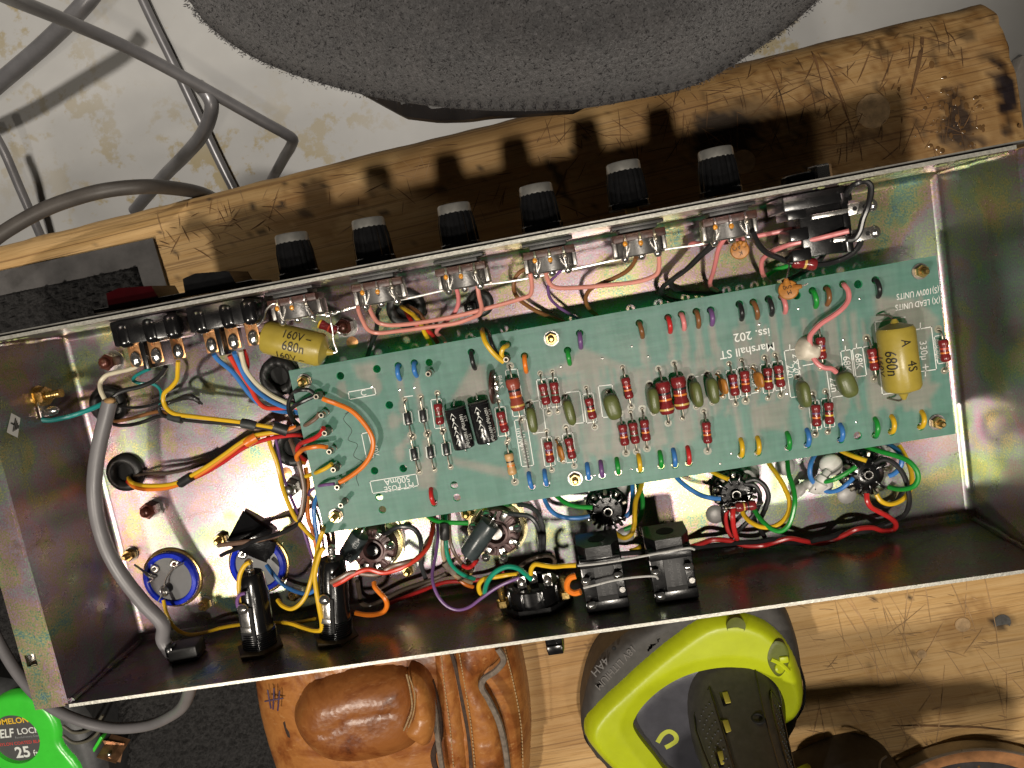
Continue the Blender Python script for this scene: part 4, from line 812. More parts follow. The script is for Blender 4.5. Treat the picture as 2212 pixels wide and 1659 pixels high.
resistor_thing('resistor', 'red resistor lying across the valve socket with the yellow wire', at(1588, 1096, .020), at(1633, 1090, .020), .0026, [RBODY, TIN] + [BAND[b] for b in ('red', 'black', 'gold', 'red')], stdb)
def disc_cap(label, c, R, yaw, text, lead_pts, mats=OCER):
    t_ = thing('ceramic_capacitor', label, 'capacitor', c); n_ = unit(CAM_C - V(c) + V((0, yaw, 0)))
    m_ = MB(); m_.lathe(V(c) - n_ * .0012, n_, [(R * .45, 0), (R * .9, .0003), (R, .0012), (R * .9, .0021), (R * .45, .0026), (.0002, .0027)], 26)
    for l in lead_pts: m_.sphere(l[0], .0013, (1, 1, 1), 8); m_.tube(l[:2], [.0016, .0013, .0009], 8, sub=2)
    m_.build('disc', mats, t_); m_ = MB()
    for l in lead_pts: m_.tube(l[1:], .0004, 6, sub=5)
    m_.build('lead', TIN, t_); m_ = MB(); x = unit(V((-1, -.15, 0)) - n_ * np.dot(n_, (-1, -.15, 0)))
    for body, k in zip(text, (.0014, -.0014)): text_on(m_, body, .0027, V(c) + n_ * .00165 + np.cross(n_, x) * k * -1, x, np.cross(n_, x))
    m_.build('lettering', BLACKI, t_, flat=True)
disc_cap('small round orange capacitor hanging below the sixth pot', at(1598, 540, .034), .0043, 0, ('2 AO', 'K'), [(at(1590, 530, .035), at(1588, 524, .036), at(1587, 512, .038), at(1584, 503, .042)), (at(1607, 529, .035), at(1610, 522, .036), at(1614, 512, .038), at(1622, 498, .042))])
disc_cap('round orange capacitor with long tails over the top edge of the board', at(1703, 626, .032), .0046, .05, ('500', 'M'), [(at(1699, 613, .033), at(1698, 603, .035), at(1702, 590, .034), at(1705, 572, .031)), (at(1716, 621, .033), at(1732, 618, .035), at(1740, 616, .035), at(1745, 612, .035))])
# bare earthing bus running behind the pots
b_ = MB().tube([at(x, y, z) for x, y, z in ((640, 682, .026), (690, 680, .026), (717, 679, .026), (740, 671, .028), (800, 656, .030), (878, 645, .030), (985, 622, .030), (1101, 608, .030), (1220, 585, .030), (1337, 560, .030), (1430, 540, .030), (1530, 524, .030), (1556, 512, .034))], .00055, 7).build('bus_wire', WIRETIN, None, 'thin bare silver bus wire running behind the six pots', 'wire')
mb = MB()
for x, y in ((716, 676), (730, 673), (745, 669), (752, 667), (708, 682), (1550, 514), (1560, 508)): mb.sphere(at(x, y, .029), .0012, (1.3, .9, .8), 8)
mb.build('solder_joint', SOLDER, b_)

# ------------------------------------------------------------------ black nine pin valve sockets
def noval(dx, dy, label, R=.0103, rot=0):
    c = at(dx, dy, .012); t_ = thing('valve_socket', label, 'valve socket', (c[0], c[1], 0), 'black valve sockets')
    MB().lathe((c[0], c[1], .0002), (0, 0, 1), [(R * 1.08, 0), (R * 1.08, .0015), (R, .0022), (R, .0060), (R * .92, .0066)], 30).build('base', BLACKP, t_)
    m_ = MB()
    m_.lathe((c[0], c[1], .006), (0, 0, 1), [(R * .80, 0), (R * .78, .0058), (R * .70, .0065), (.0031, .0066), (.0030, .0040)], 30)
    for k in range(9):
        a = 2 * math.pi * (k + .5) / 10 + rot; p = V((c[0], c[1], 0)) + V((math.cos(a), math.sin(a), 0)) * R * .74; Rz = np.array([[math.cos(a), -math.sin(a), 0], [math.sin(a), math.cos(a), 0], [0, 0, 1]])
        m_.box(p + V((0, 0, .0115)), (R * .5, R * .13, .0036), Rz, .0002)
    m_.build('body', BLACKS, t_)
    MB().lathe((c[0], c[1], .0100), (0, 0, 1), [(.0019, 0), (.0022, .0042), (.0018, .0042), (.0017, .0002)], 20, caps=False).build('centre_tube', STEEL, t_)
    for k in range(9):
        a = 2 * math.pi * k / 10 + rot; d = V((math.cos(a), math.sin(a), 0)); p = V((c[0], c[1], 0))
        o = MB().tube([p + d * R * .72 + [0, 0, .0075], p + d * R * .90 + [0, 0, .0112], p + d * R * 1.06 + [0, 0, .0105]], [.0009, .0011, .0008], 6, sub=2).build('pin', GLASSP, t_)
        if k % 2: MB().sphere(p + d * R * 1.0 + [0, 0, .0115], .0013, (1, 1, .8), 8).build('solder_joint', SOLDER, o)
    return c
noval(1313, 1104, 'black valve socket behind the two black speaker jacks', rot=.3); noval(1589, 1067, 'black valve socket with a red resistor across it', rot=.9); noval(1873, 1024, 'black valve socket beside the white glue, under the board end', R=.0108, rot=.1)
# brown eight pin valve sockets with their plated rings and slate resistors
def octal(dx, dy, label, R, core, core_label):
    c = at(dx, dy, .014); t_ = thing('valve_socket', label, 'valve socket', (c[0], c[1], 0), 'brown valve sockets')
    P = V((c[0], c[1], 0)); a0 = .7; out = []
    for k in range(48):
        a = 2 * math.pi * k / 48; rr = R * 1.28 * (1 + .16 * math.cos(2 * (a - a0)) ** 6 * (abs(math.cos(a - a0)) > .8)); out.append((c[0] + rr * math.cos(a), c[1] + rr * math.sin(a)))
    m_ = MB(); m_.prism(out, .0003, .0012); m_.lathe((c[0], c[1], .0012), (0, 0, 1), [(R * 1.18, 0), (R * 1.16, .0022), (R * 1.05, .0028), (R * 1.02, .0010)], 36, caps=False); m_.build('mounting_ring', mat('yellow_plated_ring', (.66, .58, .34), .26, .9, .25, 120, .1), t_)
    m_ = MB(); m_.lathe((c[0], c[1], .001), (0, 0, 1), [(R, 0), (R, .0090), (R * .95, .0098), (R * .52, .0100), (R * .50, .0112), (R * .42, .0112), (R * .40, .0040)], 40)
    for k in range(8):
        a = 2 * math.pi * (k + .5) / 8 + .2; Rz = np.array([[math.cos(a), -math.sin(a), 0], [math.sin(a), math.cos(a), 0], [0, 0, 1]]); m_.box(P + V((math.cos(a) * R * .76, math.sin(a) * R * .76, .0108)), (R * .34, R * .10, .0020), Rz, .0003)
    m_.build('body', BAKE, t_)
    MB().lathe((c[0], c[1], .0045), (0, 0, 1), [(R * .41, 0), (R * .41, .0003)], 30).build('opening', VOID, t_)
    MB().lathe((c[0], c[1], .005), (0, 0, 1), [(R * .30, 0), (R * .30, .0060), (R * .26, .0068), (R * .10, .0066)], 24).build(core_label, core, t_)
    for k in range(8):
        a = 2 * math.pi * k / 8 + .2; d = V((math.cos(a), math.sin(a), 0)); q_ = np.array([[math.cos(a), -math.sin(a), 0], [math.sin(a), math.cos(a), 0], [0, 0, 1]])
        o = MB().box(P + d * R * .84 + [0, 0, .0125], (R * .42, R * .22, .0012), q_, .0003).box(P + d * R * 1.02 + [0, 0, .0142], (R * .10, R * .24, .0046), q_, .0003).build('pin', TIN, t_)
        if k in (0, 2, 3, 5, 6): MB().sphere(P + d * R * .98 + [0, 0, .0158], .0024, (1, 1, .9), 12).build('solder_joint', SOLDER, o)
octal(802, 1193, 'brown valve socket with an open black centre beside the fuse holder', .0118, BLACKS, 'spigot'); octal(1070, 1156, 'brown valve socket with a grey metal plug in its centre', .0128, STEEL, 'spigot')
def slate(label, a, b, R, txt):
    t_ = thing('wirewound_resistor', label, 'resistor', (V(a) + V(b)) / 2, 'slate resistors on the brown valve sockets'); a, b = V(a), V(b); ax_ = unit(b - a); L_ = np.linalg.norm(b - a)
    MB().lathe(a, ax_, [(R * .55, 0), (R * .92, .0004), (R, .0014), (R, L_ - .0014), (R * .92, L_ - .0004), (R * .5, L_)], 28).build('body', SLATE, t_)
    m_ = MB(); m_.tube([a, a - ax_ * .003, a - ax_ * .005 + [0, 0, -.003]], .0005, 6); m_.tube([b, b + ax_ * .003, b + ax_ * .005 + [0, 0, -.003]], .0005, 6); m_.build('lead', TIN, t_)
    m_ = MB()
    for body, al, ph in txt: text_cyl(m_, body, .0036, (a + b) / 2, ax_, unit(CAM_C - (a + b) / 2), R + .0001, ph, al)
    if m_.v: m_.build('lettering', GREYINK, t_, flat=True)
slate('slate grey resistor marked 5% beside the second fuse holder', at(779, 1154, .022), at(750, 1203, .021), .0050, [('5%', .0042, .1), ('470', -.004, .1)]); slate('plain slate grey resistor lying over the grey centred valve socket', at(1060, 1128, .024), at(1012, 1199, .023), .0052, [])

# ------------------------------------------------------------------ blue sleeved can capacitors let into the floor
def can(dx, dy, label, R, rings, void=False):
    c = at(dx, dy, .003); t_ = thing('can_capacitor', label, 'capacitor', (c[0], c[1], 0), 'blue can capacitors'); P = V((c[0], c[1], 0))
    MB().torus(P + [0, 0, .0006], (0, 0, 1), R * 1.05, .0010, 44, 8).build('clamp', BRASS, t_)
    MB().lathe(P, (0, 0, 1), [(R * 1.0, .0003), (R * 1.0, .0030), (R * .97, .0040), (R * .86, .0044), (R * .82, .0040), (R * .80, .0026)], 48, caps=False).build('sleeve', BLUEP, t_)
    MB().cyl(P + [0, 0, .0020], P + [0, 0, .0027], R * .82, n=40).build('end_disc', GREYD, t_)
    for i, (rx, ry) in enumerate(rings):
        q_ = at(rx, ry, .003); o = MB().torus((q_[0], q_[1], .0031), (0, 0, 1), .0022, .0006, 20, 8).cyl((q_[0], q_[1], .0026), (q_[0], q_[1], .0033), .0018, n=16).build('terminal', TIN, t_)
        MB().sphere((q_[0], q_[1], .0036), .0012, (1, 1, .7), 10).build('rivet', RUST if i == 1 else STEEL, o)
    return t_
c1 = can(368, 1251, 'open blue ringed can capacitor nearest the grey mains cord', .0156, [(334, 1229), (377, 1218), (355, 1275)])
m_ = MB(); m_.tube([at(290, 1220, .008), at(305, 1230, .008), at(321, 1243, .005), at(332, 1250, .005), at(320, 1258, .005)], [.0006, .0006, .001, .0006, .0004], 7); m_.tube([at(397, 1216, .008), at(372, 1231, .006), at(358, 1252, .006), at(354, 1275, .006), at(342, 1300, .005)], .0005, 7); m_.sphere(at(356, 1278, .006), .0024, (1, 1.2, .7), 10); m_.build('terminal_wire', TIN, c1)
c2 = can(556, 1221, 'blue ringed can capacitor half covered with black tape', .0156, [(524, 1198)])
def sheet(m_, A, B_, C, D, nu=8, nv=6, sag=.002, th=.0003):
    A, B_, C, D = [at(*p) for p in (A, B_, C, D)]; vs_ = []
    for s_ in (0, -th):
        for i in range(nu + 1):
            for j in range(nv + 1):
                u_, v_ = i / nu, j / nv; p = (A * (1 - u_) + B_ * u_) * (1 - v_) + (D * (1 - u_) + C * u_) * v_; vs_.append(p + [0, 0, sag * math.sin(math.pi * u_) * math.sin(math.pi * (.25 + .75 * v_)) + s_])
    n_ = (nu + 1) * (nv + 1); F = []
    for i in range(nu):
        for j in range(nv): a = i * (nv + 1) + j; q_ = [a, a + nv + 1, a + nv + 2, a + 1]; F += [q_, [n_ + x for x in q_[::-1]]]
    m_.add(vs_, F)
TAPEM = mat('black_insulating_tape', (.008, .008, .009), .22, 0, .3, 60, .25, 120, .002)
m_ = MB(); sheet(m_, (525, 1103, .0022), (588, 1149, .0040), (582, 1164, .0070), (489, 1170, .0080)); tp = m_.build('black_tape', TAPEM, None, 'flap of shiny black insulating tape over the second blue capacitor', 'tape', ang=60)
m_ = MB(); sheet(m_, (498, 1180, .0075), (584, 1168, .0085), (576, 1216, .0055), (545, 1204, .0055), sag=.0008); sheet(m_, (560, 1166, .0086), (597, 1172, .0070), (592, 1194, .0060), (572, 1216, .0058), sag=.0006); m_.build('tape_tail', TAPEM, tp, ang=60)

# ------------------------------------------------------------------ fuse holders screwed through the back wall
def fuse(label, tip, foot, R, zt, lug):
    a = at(*tip, zt); b = aty(*foot, -LY); b = V((b[0], -LY, zt)); a = V((a[0], a[1], zt)); ax_ = unit(a - b); L_ = np.linalg.norm(a - b)
    t_ = thing('fuse_holder', label, 'fuse holder', b, 'black fuse holders on the back wall')
    pr = [(R * 1.0, .002)]
    for k in range(9): h = .0022 + k * .0011; pr += [(R * 1.12, h), (R * 1.12, h + .0004), (R * 1.02, h + .0006), (R * 1.02, h + .0010)]
    pr += [(R, .0124), (R, L_ * .72), (R * .90, L_ * .88), (R * .84, L_ - .0010), (R * .74, L_), (R * .30, L_)]
    MB().lathe(b, ax_, pr, 36).build('body', BLACKS, t_)
    MB().lathe(b + ax_ * .0002, ax_, [(R * 1.50, 0), (R * 1.55, .0005), (R * 1.55, .0022), (R * 1.4, .0027)], 6).build('nut', mat('brown_nut', (.055, .040, .022), .45, .2, .3, 200), t_)
    m_ = MB(); m_.lathe(a, ax_, [(.0022, -.001), (.0022, .0012), (.0015, .0018), (.0019, .0030), (.0020, .0046), (.0012, .0056)], 14); m_.sphere(a + ax_ * .0052, .0022, (1, 1, 1), 10); m_.build('tip_terminal', TIN, t_)
    up_ = unit(V((-.25, .05, 1)) - ax_ * np.dot(ax_, (-.25, .05, 1))); s_ = np.cross(ax_, up_); Rm = np.stack([s_, ax_, up_], 1); p = b + ax_ * lug + up_ * (R + .0004)
    m_ = MB(); m_.box(p, (.0052, .0125, .0009), Rm, .0003); m_.box(p - ax_ * .0056 + up_ * .0006, (.0060, .0030, .0009), Rm, .0003); sl = m_.build('side_lug', TIN, t_)
    MB().sphere(p + ax_ * .0058 + up_ * .0008, .0030, (1, 1, .7), 12).build('solder_joint', SOLDER, sl)
    MB().box(b + ax_ * (lug - .003) + up_ * (R * .93), (.0085, .0180, .0015), Rm, .0003).build('slot', VOID, t_)
    return t_
fuse('black fuse holder with a purple wire looped at its lug', (540, 1236), (576, 1388), .0078, .034, .0205); fuse('black fuse holder pressed against the slate resistor', (717, 1206), (737, 1362), .0076, .034, .0190)
# ------------------------------------------------------------------ impedance selector and speaker jacks on the back wall
c = aty(1158, 1330, -LY); SX = c[0]; z0 = .030
t_ = thing('voltage_selector', 'round black selector socket on the back wall with wires soldered to its studs', 'selector socket', (SX, -LY, z0))
out = [(SX + x * .001, z0 + z * .001) for x, z in ((-19, -3), (-17, 4), (-13, 9), (-8, 13), (8, 13), (13, 9), (17, 4), (19, -3), (13, -11), (-13, -11))]
m_ = MB(); k = len(out); m_.add([(x, -LY + .0002, z) for x, z in out] + [(x, -LY + .0042, z) for x, z in out], [list(range(k)), [k + i for i in range(k)][::-1]] + [[i, k + i, k + (i + 1) % k, (i + 1) % k] for i in range(k)]); m_.build('flange', BLACKP, t_)
m_ = MB(); m_.lathe((SX, -LY + .004, z0), (0, 1, 0), [(.0135, 0), (.0135, .0085), (.0128, .0092), (.0095, .0094), (.0092, .0066)], 40)
for a in (.5, 1.2, 1.95, 2.65): m_.box((SX + .0135 * math.cos(a), -LY + .0085, z0 + .0135 * math.sin(a)), (.0014, .0088, .0014), bev=.0003)
m_.build('body', BLACKS, t_)
for k, (dx_, dz_) in enumerate(((-.0045, .003), (.001, -.001), (.0085, .004), (-.0075, -.004))):
    o = MB().box((SX + dx_, -LY + .0150, z0 + dz_ + .0035), (.0044, .0090, .0010), bev=.0004).build('stud', TIN, t_)
    MB().sphere((SX + dx_, -LY + .0160, z0 + dz_ + .0042), .0022, (1, 1.4, .8), 12).build('solder_joint', SOLDER, o)
for sx_ in (-.0160, .0158):
    m_ = MB(); m_.lathe((SX + sx_, -LY + .0042, z0 + .003), (0, 1, 0), [(.0034, 0), (.0034, .0032), (.0030, .0035)], 6); m_.lathe((SX + sx_, -LY + .0076, z0 + .003), (0, 1, 0), [((.0018 if i % 2 else .0015), i * .0007) for i in range(11)], 14); m_.build('fixing_screw', BRASS, t_)
p = aty(1185, 1392, -LY - .006); MB().box((p[0], -LY - T - .0120, .026), (.0090, .0240, .012), bev=.0012).box((p[0], -LY - T - .0215, .0305), (.0080, .0050, .0055), bev=.0006).build('selector_plug', BLACKS, t_)
def jack(label, dx0, dx1, dy0, dy1, zt):
    a, b = at(dx0, dy0 + 18, zt), at(dx1, dy0 + 8, zt); x0, x1 = a[0], b[0]; y0 = -LY + .0006; y1 = (a[1] + b[1]) / 2 - .0048; cx = (x0 + x1) / 2; w = x1 - x0
    t_2 = thing('speaker_jack', label, 'jack socket', (cx, -LY, zt - .012), 'black speaker jacks on the back wall')
    m_ = MB(); m_.box((cx, (y0 + y1) / 2, zt - .0095), (w, y1 - y0, .019), bev=.0008); m_.box((cx, y1 - .0030, zt + .0006), (w * .98, .0050, .0020), bev=.0005); m_.box((cx, y0 + .003, zt + .0006), (w * 1.0, .0052, .0016), bev=.0004); m_.build('body', BLACKP, t_2)
    oc = [(cx + x * w, zt - .0095 + z * .019) for x, z in ((-.5, -.5), (.5, -.5), (.5, .26), (.30, .62), (-.30, .62), (-.5, .26))]; k_ = len(oc)
    m_ = MB(); m_.add([(x, y1 - .0006, z) for x, z in oc] + [(x, y1 + .0050, z) for x, z in oc], [list(range(k_)), [k_ + i for i in range(k_)][::-1]] + [[i, k_ + i, k_ + (i + 1) % k_, (i + 1) % k_] for i in range(k_)]); m_.build('nose', BLACKP, t_2)
    MB().lathe((cx, y1 + .0048, zt - .0085), (0, 1, 0), [(.0042, 0), (.0042, .0004)], 24).build('bore', VOID, t_2)
    MB().box((cx + .001, (y0 + y1) / 2 - .0005, zt + .0005), (w * .48, (y1 - y0) * .72, .0014), bev=.0003).build('label_panel', mat('matt_black_panel', (.020, .020, .021), .55, 0, .2, 300, .2), t_2)
    MB().box((cx + .001, (y0 + y1) / 2 - (y1 - y0) * .26, zt + .0010), (w * .44, .0022, .0008)).build('slot', VOID, t_2)
    m_ = MB(); text_on(m_, 'A', .0028, (cx - .0016, (y0 + y1) / 2 + .003, zt + .00135), (0, -1, 0), (1, 0, 0)); text_on(m_, 'CLIFF PRODUCT', .0024, (cx - .0006, (y0 + y1) / 2, zt + .00135), (0, 1, 0), (-1, 0, 0)); text_on(m_, 'ENGLAND', .0024, (cx + .0028, (y0 + y1) / 2, zt + .00135), (0, 1, 0), (-1, 0, 0)); m_.build('lettering', mat('moulded_letter', (.055, .055, .056), .4, 0, .2), t_2, flat=True)
    for sx_, fy in ((-.40, .62), (.36, .64), (-.36, .18)):
        o = MB().box((cx + sx_ * w, y0 + fy * (y1 - y0), zt + .0016), (.0034, .0012, .0034), bev=.0003).build('contact', TIN, t_2); MB().sphere((cx + sx_ * w, y0 + fy * (y1 - y0), zt + .0034), .0019, (1.3, 1, .7), 10).build('solder_joint', SOLDER, o)
    MB().cyl((cx + .40 * w, y0 + .34 * (y1 - y0), zt + .0002), (cx + .40 * w, y0 + .34 * (y1 - y0), zt + .0010), .0014, n=14).build('rivet', STEEL, t_2)
jack('left speaker jack, with a bulging orange wire at its side', 1244, 1337, 1165, 1292, .047); jack('right speaker jack, with only bare wires on it', 1394, 1489, 1148, 1274, .047)
MB().tube([at(x, y, z) for x, y, z in ((1248, 1222, .051), (1290, 1218, .052), (1330, 1212, .052), (1375, 1204, .052), (1440, 1192, .052), (1490, 1184, .052), (1500, 1187, .051))], .00055, 7).build('link_wire', WIRETIN, None, 'upper bare silver link wire between the two speaker jacks', 'wire')
MB().tube([at(x, y, z) for x, y, z in ((1261, 1270, .051), (1285, 1264, .053), (1320, 1255, .053), (1370, 1247, .053), (1415, 1245, .052), (1421, 1250, .050))], .00055, 7).build('link_wire', WIRETIN, None, 'lower bare silver link wire between the two speaker jacks', 'wire')
# strain relief bush for the mains cord in the back wall
c = aty(398, 1408, -LY + .004); sb = thing('cord_bush', 'chunky black strain relief bush gripping the grey mains cord', 'strain relief', c)
Rb = Matrix.Rotation(.12, 3, 'Y'); Rb = np.array(Rb)
MB().box((c[0] + .001, -LY + .0042, .031), (.0150, .0080, .0130), Rb, .0012).build('bush', BLACKR, sb); MB().box((c[0] - .0052, -LY + .0070, .0345), (.0040, .0060, .0070), Rb, .0010).build('wedge', BLACKP, sb); MB().torus((c[0], -LY - T - .001, .031), (0, 1, 0), .0062, .0022, 24, 8).build('collar', BLACKR, sb)
# blobs of silicone
mb = MB(); puff(mb, Dpoly([(1723, 752), (1736, 730), (1752, 729), (1760, 742), (1770, 738), (1779, 732), (1776, 748), (1774, 768), (1766, 778), (1752, 782), (1740, 779), (1729, 778)], PZ + .004), PZ + .0006, .0075, .004, .0009, skirt=PZ, step=.0008, hf=lambda W, d: .0008 * (vnoise(W, 500, 50) - .5)); mb.build('silicone_blob', GLUE, None, 'lump of cream silicone holding the pink wire on the board', 'glue')
gl = thing('silicone_blob', 'white silicone with a round head and long tail beside the valve socket', 'glue', at(1790, 1010, .006))
mb = MB(); mb.sphere(at(1795, 1004, .009), .0058, (1, .98, .62), 20); mb.tube([at(1788, 1018, .012), at(1779, 1030, .013), at(1772, 1044, .013), at(1762, 1052, .012), at(1748, 1046, .011), at(1736, 1050, .008), at(1724, 1062, .004), at(1716, 1072, .002)], [.0020, .0030, .0038, .0036, .0026, .0024, .0028, .0020], 10); mb.sphere(at(1775, 1047, .012), .0056, (1, .9, .6), 14); mb.build('blob', GLUEW, gl)
